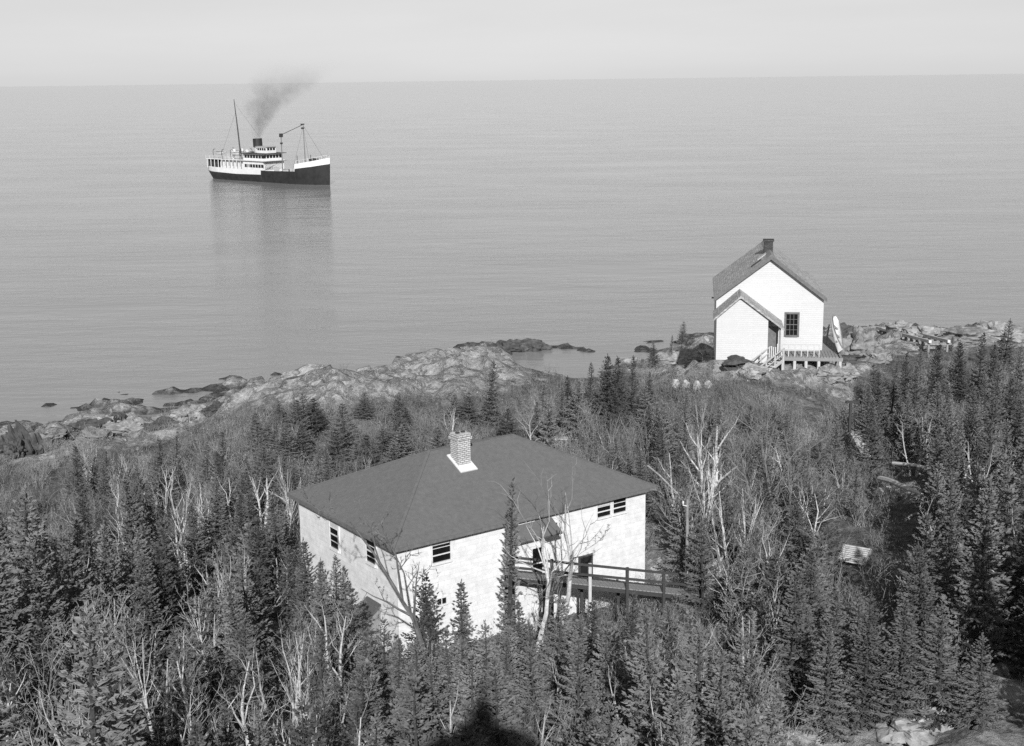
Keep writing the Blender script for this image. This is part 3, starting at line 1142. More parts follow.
# dark water barrel and slab behind the roof
g0 = spot(577, 448, 0)
tb = empty('water_barrel', (g0[0], g0[1], g0[2]), 0, 'dark upright barrel standing behind the hip roof', 'barrel')
k = MB()
k.tube([(0, 0, -0.1), (0, 0, 0.3), (0, 0, 0.75), (0, 0, 1.1)], (0.34, 0.42, 0.42, 0.36), 14)
k.build('barrel_body', M['dark_wood'], tb)
k = MB()
for zz in (0.25, 0.8):
    k.tube([(0, 0, zz), (0, 0, zz + 0.06)], 0.435, 14)
k.build('hoop', M['ship_dark'], tb)
g0 = spot(556, 440, 0.6)
tb = empty('plank_bench', (g0[0], g0[1], g0[2]), R(-8), 'pale plank table behind the hip roof ridge', 'table')
k = MB()
k.bb(-0.9, 0.9, -0.35, 0.35, 0.72, 0.8)
k.build('table_top', M['pale_wood'], tb)
for sx in (-0.75, 0.75):
    for sy in (-0.25, 0.25):
        k = MB()
        k.bb(sx - 0.05, sx + 0.05, sy - 0.05, sy + 0.05, -0.2, 0.719)
        k.build('leg', M['grey_wood'], tb)

# ------------------------------------------------------------------ the steamer
SH0 = (at(216, 177.5, 0) + at(331, 185, 0)) / 2
_sv = at(331, 185, 0) - at(216, 177.5, 0)
SANG = math.atan2(_sv[1], _sv[0])
SL = float(np.linalg.norm(_sv[:2]))
ship = empty('steamer', SH0, SANG, 'small black-hulled steamer with white upperworks and smoking funnel lying offshore', 'ship')


def lerp(t_, tab):
    for (a_, va), (b_, vb) in zip(tab, tab[1:]):
        if t_ <= b_:
            return va + (vb - va) * (t_ - a_) / (b_ - a_ + 1e-9)
    return tab[-1][1]


HBM = 4.6


def beam_at(t_):
    if t_ < 0.16:
        return HBM * math.sqrt(max(0.02, 1 - (1 - t_ / 0.16) ** 2))
    if t_ > 0.72:
        return max(0.06, HBM * (1 - ((t_ - 0.72) / 0.28) ** 2.1))
    return HBM


Z1 = [(0, 2.9), (0.08, 2.4), (0.3, 2.1), (0.52, 2.3), (0.521, 3.5), (0.80, 3.8), (0.801, 4.6), (0.9, 5.3), (1, 6.2)]
Z2 = [(0, 4.1), (0.1, 3.9), (0.3, 3.7), (0.52, 3.7), (0.521, 3.52), (0.80, 3.82), (0.801, 6.0), (0.9, 6.9), (1, 8.0)]
TS = sorted(set(list(np.linspace(0, 0.16, 9)) + list(np.linspace(0.16, 1, 36)) + [0.52, 0.521, 0.80, 0.801]))


def sx_(t_, z_):
    x_ = (t_ - 0.5) * SL
    if t_ < 0.16:
        x_ += -2.4 * (1 - t_ / 0.16) + (1 - t_ / 0.16) * 2.6 * max(0, 1 - z_ / 2.6)
    if t_ > 0.85:
        x_ -= (t_ - 0.85) / 0.15 * 0.5 * max(0, 1 - z_ / 8)
    return x_


def ring(t_, zs):
    out = []
    for z_, kk in zs:
        out.append((sx_(t_, z_), beam_at(t_) * kk, z_))
    return out


def shell(zfun, name, mm, par):
    k_ = MB()
    for sg in (1, -1):
        rows = []
        for t_ in TS:
            rows.append([(x_, sg * y_, z_) for x_, y_, z_ in ring(t_, zfun(t_))])
        nn = len(rows[0])
        vs_ = [p for r_ in rows for p in r_]
        fs_ = [(i * nn + j, (i + 1) * nn + j, (i + 1) * nn + j + 1, i * nn + j + 1) for i in range(len(rows) - 1) for j in range(nn - 1)]
        if sg < 0:
            fs_ = [f_[::-1] for f_ in fs_]
        k_.add(vs_, fs_)
        # bow and stern closing
    r0_ = ring(0, zfun(0))
    n_ = len(r0_)
    k_.add(r0_ + [(x_, -y_, z_) for x_, y_, z_ in r0_], [(j, j + 1, n_ + j + 1, n_ + j) for j in range(n_ - 1)])
    return k_.build(name, mm, par)


hull = shell(lambda t_: [(-2.2, 0.55), (-0.2, 0.92), (lerp(t_, Z1) * 0.6, 0.985), (lerp(t_, Z1), 1.0)], 'hull', M['hull'], ship)
shell(lambda t_: [(lerp(t_, Z1) + 0.002, 1.004), (lerp(t_, Z2), 1.012)], 'white_strake', M['ship_white'], hull)
k = MB()
for (ta, tb_, zz) in ((0.0, 0.52, 3.1), (0.52, 0.802, 2.7), (0.802, 0.985, 5.5)):
    tt = np.linspace(ta, tb_, 12)
    vs = [(sx_(t_, 3), beam_at(t_) * 0.97, zz + (1.3 * (t_ - .8) / .2 if ta > .7 else 0)) for t_ in tt] + [(sx_(t_, 3), -beam_at(t_) * 0.97, zz + (1.3 * (t_ - .8) / .2 if ta > .7 else 0)) for t_ in tt]
    k.add(vs, [(i, i + 12, i + 13, i + 1) for i in range(11)])
k.build('deck', M['ship_buff'], ship)


def sxx(t_):
    return (t_ - 0.5) * SL


# promenade deckhouse
k = MB()
k.bb(sxx(0.13), sxx(0.53), -3.3, 3.3, 3.0, 6.3)
dh = k.build('deckhouse', M['ship_white'], ship)
for i in range(9):
    xx = sxx(0.145 + i * 0.034)
    k = MB()
    k.bb(xx - 0.36, xx + 0.36, -3.335, -3.302, 4.3, 5.9)
    k.build('window', M['glass'], dh)
k = MB()
k.bb(sxx(0.02), sxx(0.54), -4.35, 4.35, 6.302, 6.5)
k.build('boat_deck', M['ship_white'], ship)
for i in range(12):
    xx = sxx(0.03 + i * 0.034)
    for yy in (-4.2, 4.2):
        k = MB()
        k.bb(xx - 0.08, xx + 0.08, yy - 0.08, yy + 0.08, 3.6, 6.3)
        k.build('stanchion', M['ship_white'], ship)
k = MB()
k.bb(sxx(0.015), sxx(0.10), -3.2, 3.2, 3.2, 6.29)
k.build('stern_shade_block', M['ship_dark'], ship)  # dark block added to paint the shade under the stern awning
k = MB()
for yy in (-4.3, 4.3):
    for zz in (7.0, 7.45):
        k.beam((sxx(0.02), yy, zz), (sxx(0.35), yy, zz), 0.05)
    for i in range(10):
        xx = sxx(0.02 + i * 0.036)
        k.beam((xx, yy, 6.5), (xx, yy, 7.45), 0.06)
k.build('deck_rail', M['ship_white'], ship)
# bridge block
k = MB()
k.bb(sxx(0.35), sxx(0.525), -3.6, 3.6, 6.502, 8.5)
bg_ = k.build('bridge', M['ship_white'], ship)
for zz, yy, xa, xb in ((7.15, 3.6, 0.352, 0.525), (4.3, 4.1, 0.36, 0.53)):
    for i in range(7):
        xx = sxx(xa + 0.012 + i * (xb - xa) / 7)
        k = MB()
        k.bb(xx - 0.15, xx + 0.98, -yy - 0.03, -yy - 0.002, zz, zz + 1.0)
        k.build('window', M['glass'], bg_)
for i in range(6):
    yy = -3.0 + i * 1.2
    k = MB()
    k.bb(sxx(0.525) + 0.002, sxx(0.525) + 0.03, yy - 0.45, yy + 0.45, 7.15, 8.15)
    k.build('window', M['glass'], bg_)
k = MB()
k.bb(sxx(0.355), sxx(0.53), -4.1, 4.1, 3.55, 6.29)
k.build('cabin_block', M['ship_white'], bg_)
k = MB()
k.bb(sxx(0.335), sxx(0.545), -4.6, 4.6, 8.502, 8.66)
k.build('bridge_deck', M['ship_dark'], ship)
k = MB()
k.bb(sxx(0.335), sxx(0.55), -4.62, 4.62, 6.25, 6.298)
k.build('cabin_awning', M['ship_dark'], ship)
k = MB()
k.bb(sxx(0.435), sxx(0.515), -1.9, 1.9, 8.662, 10.6)
wh = k.build('wheelhouse', M['ship_white'], ship)
for i in range(4):
    xx = sxx(0.447 + i * 0.019)
    k = MB()
    k.bb(xx - 0.4, xx + 0.4, -1.93, -1.902, 9.5, 10.25)
    k.build('window', M['glass'], wh)
for i in range(3):
    k = MB()
    k.bb(sxx(0.515) + 0.002, sxx(0.515) + 0.03, -1.5 + i * 1.1, -0.7 + i * 1.1, 9.5, 10.25)
    k.build('window', M['glass'], wh)
k = MB()
k.bb(sxx(0.427), sxx(0.525), -2.2, 2.2, 10.602, 10.72)
k.build('wheelhouse_roof', M['ship_buff'], wh)
# funnel
k = MB()
fx = sxx(0.405)
k.tube([(fx, 0, 6.4), (fx - 0.2, 0, 10.9)], (1.25, 1.2), 20)
fun = k.build('funnel', M['ship_buff'], ship, True)
k = MB()
k.tube([(fx - 0.2, 0, 10.4), (fx - 0.32, 0, 13.0)], (1.45, 1.45), 20)
k.build('funnel_top', M['hull'], fun)
# masts and derricks
k = MB()
k.tube([(sxx(0.25), 0, 3.2), (sxx(0.25) - 1.3, 0, 16), (sxx(0.25) - 2.4, 0, 25.0)], (0.24, 0.2, 0.1), 7)
ms = k.build('aft_mast', M['ship_dark'], ship)
k = MB()
for yy in (-4.1, 4.1):
    k.tube([(sxx(0.25) - 1.9, 0, 21), (sxx(0.15), yy, 6.6)], 0.03, 4)
k.tube([(sxx(0.25) - 2.3, 0, 24), (sxx(0.43), 0, 13.0)], 0.03, 4)
k.build('rigging', M['ship_dark'], ms)
k = MB()
k.tube([(sxx(0.80), 0, 5.5), (sxx(0.795), 0, 17.6)], (0.15, 0.09), 7)
fm_ = k.build('fore_mast', M['grey_trim'], ship)
k = MB()
k.tube([(sxx(0.795), 0, 17.3), (sxx(0.95), 0, 7.8)], 0.045, 4)
for yy in (-3.6, 3.6):
    k.tube([(sxx(0.795), 0, 17), (sxx(0.765), yy, 3.6)], 0.035, 4)
k.build('rigging', M['ship_dark'], fm_)
k = MB()
k.bb(sxx(0.79) - 0.4, sxx(0.79) + 0.4, -0.3, 0.3, 16.2, 16.7)
k.bb(sxx(0.79) - 0.3, sxx(0.79) + 0.3, -0.5, 0.5, 17.4, 17.8)
k.build('crosstree', M['ship_dark'], fm_)
k = MB()
k.tube([(sxx(0.64), -1.5, 2.8), (sxx(0.64), -1.5, 14.6)], (0.16, 0.12), 7)
kp = k.build('king_post', M['grey_trim'], ship)
k = MB()
k.bb(sxx(0.64) - 0.45, sxx(0.64) + 0.45, -1.9, -1.1, 13.7, 14.8)
k.bb(sxx(0.64) - 0.3, sxx(0.64) + 0.3, -1.8, -1.2, 11.6, 12.1)
k.build('block_tackle', M['ship_dark'], kp)
k = MB()
k.tube([(sxx(0.642), -1.5, 14.4), (sxx(0.79), -0.2, 17.4)], (0.09, 0.08), 6)
k.build('boom', M['ship_dark'], kp)
k = MB()
k.tube([(sxx(0.79), -2.6, 5.4), (sxx(0.79), -2.6, 8.4)], 0.1, 6)
k.tube([(sxx(0.79), 2.6, 5.4), (sxx(0.79), 2.6, 8.4)], 0.1, 6)
k.build('bollard_post', M['ship_dark'], ship)
k = MB()
for yy in (-1, 1):
    tt = np.linspace(0.81, 0.985, 8)
    pts = [(sx_(t_, 9), yy * beam_at(t_) * 0.98, lerp(t_, Z2) + 0.9) for t_ in tt]
    k.tube(pts, 0.05, 4)
    for p_ in pts:
        k.beam((p_[0], p_[1], p_[2] - 0.9), p_, 0.07)
k.build('bow_rail', M['ship_white'], ship)
k = MB()
k.bb(sxx(0.85), sxx(0.89), -0.9, 0.9, 5.8, 7.6)
k.build('windlass', M['ship_dark'], ship)
# lifeboats hang in davits
for i, (tx, yy) in enumerate(((0.13, -3.3), (0.29, -3.3), (0.13, 3.3), (0.29, 3.3))):
    k = MB()
    vs = []
    for a_ in range(9):
        for c_ in range(7):
            s_ = -1 + 2 * a_ / 8
            rr = 0.85 * max(0.05, (1 - s_ * s_)) ** 0.55
            an = math.pi * c_ / 6
            vs.append((sxx(tx) + s_ * 3.4, yy + rr * math.cos(an), 8.5 - rr * 0.9 * math.sin(an) + 0.25 * s_ * s_))
    fs = [(a_ * 7 + c_, a_ * 7 + c_ + 1, (a_ + 1) * 7 + c_ + 1, (a_ + 1) * 7 + c_) for a_ in range(8) for c_ in range(6)]
    k.add(vs, fs)
    lb = k.build('lifeboat', M['ship_white'], ship)
    k = MB()
    k.slab([(sxx(tx) - 3.0, yy - 0.5, 8.62), (sxx(tx) + 3.0, yy - 0.5, 8.62), (sxx(tx) + 3.0, yy + 0.5, 8.62), (sxx(tx) - 3.0, yy + 0.5, 8.62)], 0.1)
    k.build('lifeboat_cover', M['ship_dark'], lb)
    sg = -1 if yy < 0 else 1
    k = MB()
    for dx_ in (-2.3, 2.3):
        k.tube([(sxx(tx) + dx_, yy + sg * 0.75, 6.5), (sxx(tx) + dx_, yy + sg * 0.95, 8.8), (sxx(tx) + dx_, yy + sg * 0.7, 9.4), (sxx(tx) + dx_, yy + sg * 0.1, 9.5)], 0.09, 5)
    k.build('davit', M['ship_dark'], lb)
for tx, yy in ((0.21, -1.5), (0.21, 1.5), (0.34, -2.2), (0.36, 1.9)):
    k = MB()
    k.tube([(sxx(tx), yy, 6.5), (sxx(tx), yy, 8.6), (sxx(tx) + 0.25, yy, 9.1), (sxx(tx) + 0.75, yy, 9.2)], (0.26, 0.26, 0.36, 0.5), 10)
    k.build('ventilator', M['ship_white'], ship)
k = MB()
for xx, yy, hh in ((0.655, 1.6, 1.5), (0.67, -1.7, 1.3), (0.7, 0.8, 1.7), (0.62, -2.9, 1.8)):
    k.bb(sxx(xx) - 0.6, sxx(xx) + 0.6, yy - 0.6, yy + 0.6, 2.7, 2.7 + hh)
k.build('deck_cargo', M['ship_buff'], ship)

# smoke from the funnel: a soft volume
FT = Frame(SH0, SANG).wld((fx - 0.3, 0, 13.1))
m = bpy.data.materials.new('coal_smoke')
m.use_nodes = True
nt = m.node_tree
N, L = nt.nodes, nt.links
for nd in list(N):
    N.remove(nd)
out = N.new('ShaderNodeOutputMaterial')
pv = N.new('ShaderNodeVolumePrincipled')
pv.inputs['Color'].default_value = g(0.12)
pv.inputs['Anisotropy'].default_value = 0.2
L.new(pv.outputs[0], out.inputs['Volume'])
tc = N.new('ShaderNodeTexCoord')
sp = N.new('ShaderNodeSeparateXYZ')
L.new(tc.outputs['Object'], sp.inputs[0])
# axis of the drifting plume: x grows with height; radius grows too
zz = sp.outputs['Z']
axx = math2('MULTIPLY', math2('POWER', math2('MAXIMUM', zz, 0.0), 1.7), 0.075)
dx_ = math2('SUBTRACT', sp.outputs['X'], axx)
rad = math2('ADD', math2('MULTIPLY', zz, 0.62), 1.5)
d2 = math2('ADD', math2('POWER', math2('DIVIDE', dx_, rad), 2.0), math2('POWER', math2('DIVIDE', sp.outputs['Y'], rad), 2.0))
core = mrange(d2, 0.0, 1.15, 1.0, 0.0)
nz_ = N.new('ShaderNodeTexNoise')
nz_.inputs['Scale'].default_value = 0.20
nz_.inputs['Detail'].default_value = 5
nz_.inputs['Roughness'].default_value = 0.6
nz_.inputs['Distortion'].default_value = 0.8
L.new(tc.outputs['Object'], nz_.inputs['Vector'])
puff = mrange(math2('ADD', nz_.outputs[0], math2('MULTIPLY', core, 0.22)), 0.54, 0.80, 0.0, 1.0)
fade = mrange(zz, 0.0, 24.0, 1.0, 0.0)
dens = math2('MULTIPLY', math2('MULTIPLY', puff, math2('MINIMUM', math2('MULTIPLY', core, 2.2), 1.0)), math2('MULTIPLY', math2('POWER', math2('MAXIMUM', fade, 0.0), 1.9), 0.20))
L.new(dens, pv.inputs['Density'])
k = MB()
pts, rr = [], []
for z_ in np.linspace(-0.3, 24, 13):
    pts.append((0.075 * max(z_, 0) ** 1.7, 0, z_))
    rr.append(1.7 + 0.66 * max(z_, 0))
vs = []
for p_, r_ in zip(pts, rr):
    for j in range(18):
        a_ = 2 * math.pi * j / 18
        vs.append((p_[0] + r_ * math.cos(a_), r_ * math.sin(a_), p_[2]))
nn = 18
fs = [(i * nn + j, i * nn + (j + 1) % nn, (i + 1) * nn + (j + 1) % nn, (i + 1) * nn + j) for i in range(12) for j in range(nn)]
fs += [tuple(range(nn - 1, -1, -1)), tuple(12 * nn + j for j in range(nn))]
k.add(vs, fs)
smk = k.build('smoke', m)
smk.location = FT
smk['kind'] = 'stuff'

# ------------------------------------------------------------------ the light tower the view is taken from (its lantern throws the shadow below)
LT = (0.12, -2.75)
lt = empty('lighthouse', (LT[0], LT[1], 13.8), 0, 'white lighthouse behind the viewer whose domed lantern shadow falls on the spruces', 'lighthouse')
k = MB()
k.tube([(0, 0, -1), (0, 0, 13.2), (0, 0, 14.2)], (3.2, 2.2, 3.0), 24)
k.build('tower', M['house_wall'], lt)
k = MB()
k.tube([(0, 0, 14.21), (0, 0, 14.4)], 3.5, 24)
k.build('gallery', M['ship_dark'], lt)
k = MB()
k.tube([(0, 0, 14.41), (0, 0, 16.2)], (1.6, 1.6), 16)
k.build('lantern_room', M['glass'], lt)
k = MB()
prof = [(2.55, 16.21), (2.5, 16.5), (2.3, 16.95), (1.85, 17.45), (1.2, 17.85), (0.35, 18.1)]
k.tube([(0, 0, z_) for _, z_ in prof], [r_ for r_, _ in prof], 24)
k.build('dome', M['ship_dark'], lt)
k = MB()
k.tube([(0, 0, 18.05), (0, 0, 18.3), (0, 0, 18.8), (0, 0, 19.2)], (0.3, 0.4, 0.4, 0.22), 12)
k.tube([(0, 0, 19.1), (0, 0, 20.3)], 0.12, 6)
k.build('ventilator_ball', M['ship_dark'], lt)
# ------------------------------------------------------------------ words that tell repeats apart
NTH = ['first', 'second', 'third', 'fourth', 'fifth', 'sixth', 'seventh', 'eighth', 'ninth', 'tenth', 'eleventh', 'twelfth', 'thirteenth', 'fourteenth', 'fifteenth',
       'sixteenth', 'seventeenth', 'eighteenth', 'nineteenth', 'twentieth'] + ['twenty-' + q_ for q_ in ('first', 'second', 'third', 'fourth', 'fifth', 'sixth', 'seventh', 'eighth', 'ninth')]
MARKS = {'chimney': ((458, 450), 'brick chimney'), 'gable': ((790, 300), 'gabled building'), 'spire': ((28, 436), 'jagged rock'), 'pole': ((687, 540), 'utility pole'),
         'hatch': ((373, 610), 'cellar hatch'), 'steps': ((852, 562), 'slatted steps'), 'stairs': ((765, 375), 'wooden stairs'), 'shadow': ((478, 700), 'shadow tip'),
         'ledge': ((930, 738), 'rock ledge'), 'corner': ((657, 486), 'house corner'), 'plank': ((900, 486), 'fallen plank'), 'rails': ((900, 337), 'slipway rails'),
         'door': ((585, 570), 'house door'), 'steamer': ((270, 165), 'steamer'), 'wall': ((297, 520), 'end wall')}
REG = {}


def reg(region, o, px, py, h, kind, look):
    REG.setdefault(region, []).append((o, px, py, h, kind, look))


def finish_regions():
    for (phrase, mark, group), rows in REG.items():
        (mx_, my_), mname = MARKS[mark]
        cnt = {}
        rows = sorted(rows, key=lambda r_: math.hypot(r_[1] - mx_, r_[2] - my_))
        hs_ = sorted(r_[3] for r_ in rows)
        lo_, hi_ = hs_[len(hs_) // 3], hs_[(2 * len(hs_)) // 3]
        for o, px, py, h, kind, look in rows:
            size = 'short' if h < lo_ else ('tall' if h > hi_ else 'middling')
            i = cnt.get(kind, 0)
            cnt[kind] = i + 1
            o['label'] = f'{size} {look} {kind} {phrase}, {NTH[i]} from the {mname}'
            o['group'] = group


# ------------------------------------------------------------------ spruce meshes


def spruce_arrays(seed, h, rad, taper=0.85, dens=1.0, droop=0.25, base=0.06, gap=0.0, tier=1.0):
    rg = np.random.default_rng(seed)
    V, Fq = [], []

    def tuft(p, d, l, wd):
        # a feathery sprig: two crossed slim diamonds
        r_ = rg.normal(size=3)
        s_ = np.cross(d, r_)
        s_ /= np.linalg.norm(s_) + 1e-9
        s2 = np.cross(d, s_)
        for q in (s_, s2):
            o_ = len(V)
            V.append(p)
            V.append(p + d * l * 0.45 + q * wd)
            V.append(p + d * l)
            V.append(p + d * l * 0.45 - q * wd)
            Fq.append((o_, o_ + 1, o_ + 2, o_ + 3))
    z = base * h
    side_bias = rg.uniform(0, 2 * math.pi)
    while z < h * 0.985:
        f = z / h
        L0 = rad * max(0.03, (1 - f) ** taper) * (0.75 + 0.25 * min(1, f / 0.12))
        nb = int(rg.integers(7, 10) * dens * (1.0 if f < 0.8 else 0.8))
        a0 = rg.uniform(0, 6.28)
        for b_ in range(max(3, nb)):
            if rg.random() < gap:
                continue
            a_ = a0 + 6.283 * b_ / nb + rg.normal() * 0.25
            ln = L0 * rg.uniform(0.6 if tier < 1.1 else 0.8, 1.12) * (1 + 0.16 * math.cos(a_ - side_bias))
            up = 0.55 * f - droop * (1 - f) * 1.3 + rg.normal() * 0.07
            dh = np.array([math.cos(a_), math.sin(a_), 0])
            # branch path: droops then turns up at its tip
            nseg = max(2, int(ln / 0.085))
            zz0 = z + rg.normal() * 0.06 / tier
            pts = []
            for i in range(nseg + 1):
                t_ = i / nseg
                pts.append(np.array([0, 0, zz0]) + dh * ln * t_ + np.array([0, 0, ln * (up * t_ + 0.28 * t_ * t_ - 0.06)]))
            perp = np.array([-dh[1], dh[0], 0])
            for i in range(nseg):
                t_ = (i + rg.random() * 0.5) / nseg
                if t_ < 0.12 and ln > 0.6:
                    continue
                p = pts[i] + (pts[i + 1] - pts[i]) * rg.random()
                fw = pts[i + 1] - pts[i]
                fw = fw / (np.linalg.norm(fw) + 1e-9)
                tl = (0.10 + 0.30 * ln * (1 - t_) ** 0.7 * rg.uniform(0.6, 1.2))
                for sg in (-1, 1):
                    if rg.random() < 0.12:
                        continue
                    d = fw * 0.75 + perp * sg * rg.uniform(0.5, 0.95) + np.array([0, 0, rg.normal() * 0.16 - 0.08])
                    d /= np.linalg.norm(d)
                    n2_ = max(1, int(tl / 0.12))
                    for q in range(n2_):
                        tuft(p + d * tl * q / n2_, d + rg.normal(size=3) * 0.16, min(tl, 0.22) * rg.uniform(0.8, 1.3), 0.034)
            tuft(pts[-1] - dh * 0.03, dh * 0.9 + np.array([0, 0, 0.45]), 0.17, 0.045)
        z += tier * (0.19 + 0.14 * (1 - f)) * rg.uniform(0.75, 1.25)
    for q in range(6):
        tuft(np.array([0, 0, h * (0.95 + 0.012 * q)]), np.array([rg.normal() * .5, rg.normal() * .5, 1.0]), 0.16, 0.035)
    return np.array(V), np.array(Fq)


SPR = []
for i, (h, rad, taper, dens, droop, base, gap, mm) in enumerate((
        (6.0, 1.6, 0.85, 1.0, 0.22, 0.05, 0.06, 'needles'), (6.0, 1.35, 0.8, 1.0, 0.18, 0.08, 0.1, 'needles'), (6.0, 1.95, 0.9, 1.05, 0.28, 0.04, 0.06, 'needles_pale'),
        (6.0, 1.05, 0.75, 0.95, 0.3, 0.06, 0.12, 'needles'), (6.0, 1.75, 0.75, 1.0, 0.15, 0.1, 0.16, 'needles_pale'), (6.0, 1.6, 0.9, 1.0, 0.2, 0.05, 0.05, 'needles_pale'),
        (6.0, 0.55, 0.7, 0.9, 0.35, 0.05, 0.14, 'needles'), (6.0, 1.7, 0.7, 0.8, 0.2, 0.14, 0.3, 'needles'), (6.0, 2.1, 0.85, 1.5, 0.3, 0.05, 0.1, 'needles'), (6.0, 1.7, 0.75, 1.5, 0.22, 0.12, 0.22, 'needles_pale'))):
    v, f = spruce_arrays(100 + i, h, rad, taper, dens, droop, base, gap, 1.9 if i in (8, 9) else (1.35 if i in (2, 4) else 1.0))
    cme = mesh_np('crown', v, f, M[mm])
    k = MB()
    rg = np.random.default_rng(i)
    pts = [(0.03 * rg.normal(), 0.03 * rg.normal(), z_) for z_ in (-0.5, 0, 1.5, 3, 4.5, 5.6)]
    k.tube(pts, (0.14, 0.12, 0.095, 0.07, 0.04, 0.015), 6)
    tmo = k.build('trunk', M['dark_bark'])
    tme = tmo.data
    bpy.data.objects.remove(tmo)
    SPR.append((tme, cme, rad))
SPLOOK = ['full', 'slim', 'broad', 'narrow', 'open', 'dense', 'very thin', 'ragged', 'tiered', 'loosely tiered']


def place_spruce(region, px, py, h, var, check=True):
    s_ = spot(px, py, h)
    if s_ is None:
        return None
    x, y, z = s_
    return put_spruce(region, x, y, z, h, var, px, py)


def put_spruce(region, x, y, z, h, var, px, py):
    t = empty('spruce', (x, y, z), random.uniform(0, 6.28), None, None)
    t.rotation_euler = (random.gauss(0, 0.045), random.gauss(0, 0.045), random.uniform(0, 6.28))
    t['category'] = 'spruce'
    sc = h / 6.0
    wv = random.uniform(0.9, 1.12) * (sc ** -0.15) * (1.45 if 'headland' in region[0] else 1.0)
    t.scale = (sc * wv, sc * wv, sc)
    tme, cme, rad = SPR[var]
    for nm, me_ in (('trunk', tme), ('crown', cme)):
        o_ = bpy.data.objects.new(nm, me_)
        COL.objects.link(o_)
        o_.parent = t
    reg(region, t, px, py, h, 'spruce', SPLOOK[var])
    return t


# ------------------------------------------------------------------ leafless trees


def bare_arrays(seed, h, stems, spread, r0, twig_cut, depth, bend=0.2, up=0.25, ratio=0.72, start=0.35, lean=0.0):
    rg = np.random.default_rng(seed)
    A, B = MB(), MB()

    def grow(p, d, ln, r_, lev):
        n = 6 if lev == 0 else (4 if lev < 2 else 3)
        pts = [p]
        rs = [r_]
        dd = d.copy()
        for i in range(n):
            dd = dd + rg.normal(size=3) * bend * (0.6 + 0.4 * lev)
            dd[2] += up * 0.35
            dd /= np.linalg.norm(dd)
            pts.append(pts[-1] + dd * ln / n)
            rs.append(r_ * (1 - 0.86 * (i + 1) / n))
        tgt = A if r_ > twig_cut else B
        tgt.tube(pts, rs, 6 if r_ > 0.06 else (4 if r_ > 0.025 else 3), cap=False)
        if lev >= depth:
            return
        nb = int(rg.integers(3, 6)) if lev else int(rg.integers(5, 9))
        for j in range(nb):
            t_ = start + (1 - start) * (j + rg.random()) / nb if lev == 0 else 0.2 + 0.8 * (j + rg.random()) / nb
            q = t_ * n
            i = min(n - 1, int(q))
            pp = pts[i] + (pts[i + 1] - pts[i]) * (q - i)
            ax = pts[i + 1] - pts[i]
            ax /= np.linalg.norm(ax)
            s_ = rg.normal(size=3)
            s_ -= ax * (s_ @ ax)
            s_ /= np.linalg.norm(s_) + 1e-9
            an = rg.uniform(0.45, 0.95)
            nd = ax * math.cos(an) + s_ * math.sin(an)
            grow(pp, nd, ln * ratio * rg.uniform(0.45, 0.95) * (1.1 - 0.4 * t_), max(0.007, r_ * (1 - 0.8 * t_) * rg.uniform(0.5, 0.8)), lev + 1)
    for s in range(stems):
        a_ = rg.uniform(0, 6.28)
        k_ = spread * rg.uniform(0.5, 1.0) if stems > 1 else lean
        d = np.array([math.cos(a_) * k_, math.sin(a_) * k_, 1.0])
        d /= np.linalg.norm(d)
        p = np.array([math.cos(a_), math.sin(a_), 0]) * (0.18 if stems > 1 else 0.0) + np.array([0, 0, -0.2])
        grow(p, d, h * 0.72 * rg.uniform(0.8, 1.05), r0 * rg.uniform(0.75, 1.1), 0)
    return A, B


BARE = []
for i, (kind, look, h, stems, spread, r0, cut, depth, bend, up, ratio, start, lean, m1, m2) in enumerate((
        ('birch', 'pale leafless', 6, 1, 0, 0.13, 0.022, 3, 0.12, 0.35, 0.6, 0.3, 0.12, 'birch', 'twig'),
        ('birch', 'forked leafless', 6, 2, 0.25, 0.12, 0.022, 3, 0.13, 0.35, 0.55, 0.35, 0, 'birch', 'twig'),
        ('alder', 'grey many-stemmed', 5, 6, 0.42, 0.05, 0.018, 3, 0.16, 0.3, 0.55, 0.25, 0, 'bark', 'twig'),
        ('alder', 'bushy leafless', 4, 9, 0.6, 0.035, 0.014, 3, 0.2, 0.3, 0.6, 0.2, 0, 'twig', 'twig_dark'),
        ('birch', 'crooked white', 6, 1, 0, 0.10, 0.02, 2, 0.3, 0.15, 0.62, 0.35, 0.35, 'birch', 'twig'),
        ('snag', 'dead bone-white', 5, 1, 0, 0.11, 0.01, 2, 0.28, 0.05, 0.5, 0.4, 0.3, 'birch', 'birch'),
        ('birch', 'wide-crowned leafless', 6, 1, 0, 0.085, 0.02, 4, 0.2, 0.22, 0.62, 0.32, 0.25, 'bark', 'twig_dark'),
        ('alder', 'thin-stemmed', 5, 4, 0.25, 0.06, 0.016, 3, 0.12, 0.4, 0.5, 0.3, 0, 'birch', 'twig'))):
    A, B = bare_arrays(300 + i, h, stems, spread, r0, cut, depth, bend, up, ratio, start, lean)
    ms_ = []
    zt = max(p[2] for p in A.v + B.v)
    for nm, mb_, mm in (('trunk', A, m1), ('crown', B, m2)):
        if mb_.v:
            o_ = mb_.build(nm, M[mm])
            ms_.append((nm, o_.data))
            bpy.data.objects.remove(o_)
    BARE.append((kind, look, zt, ms_))


LEANS = {}


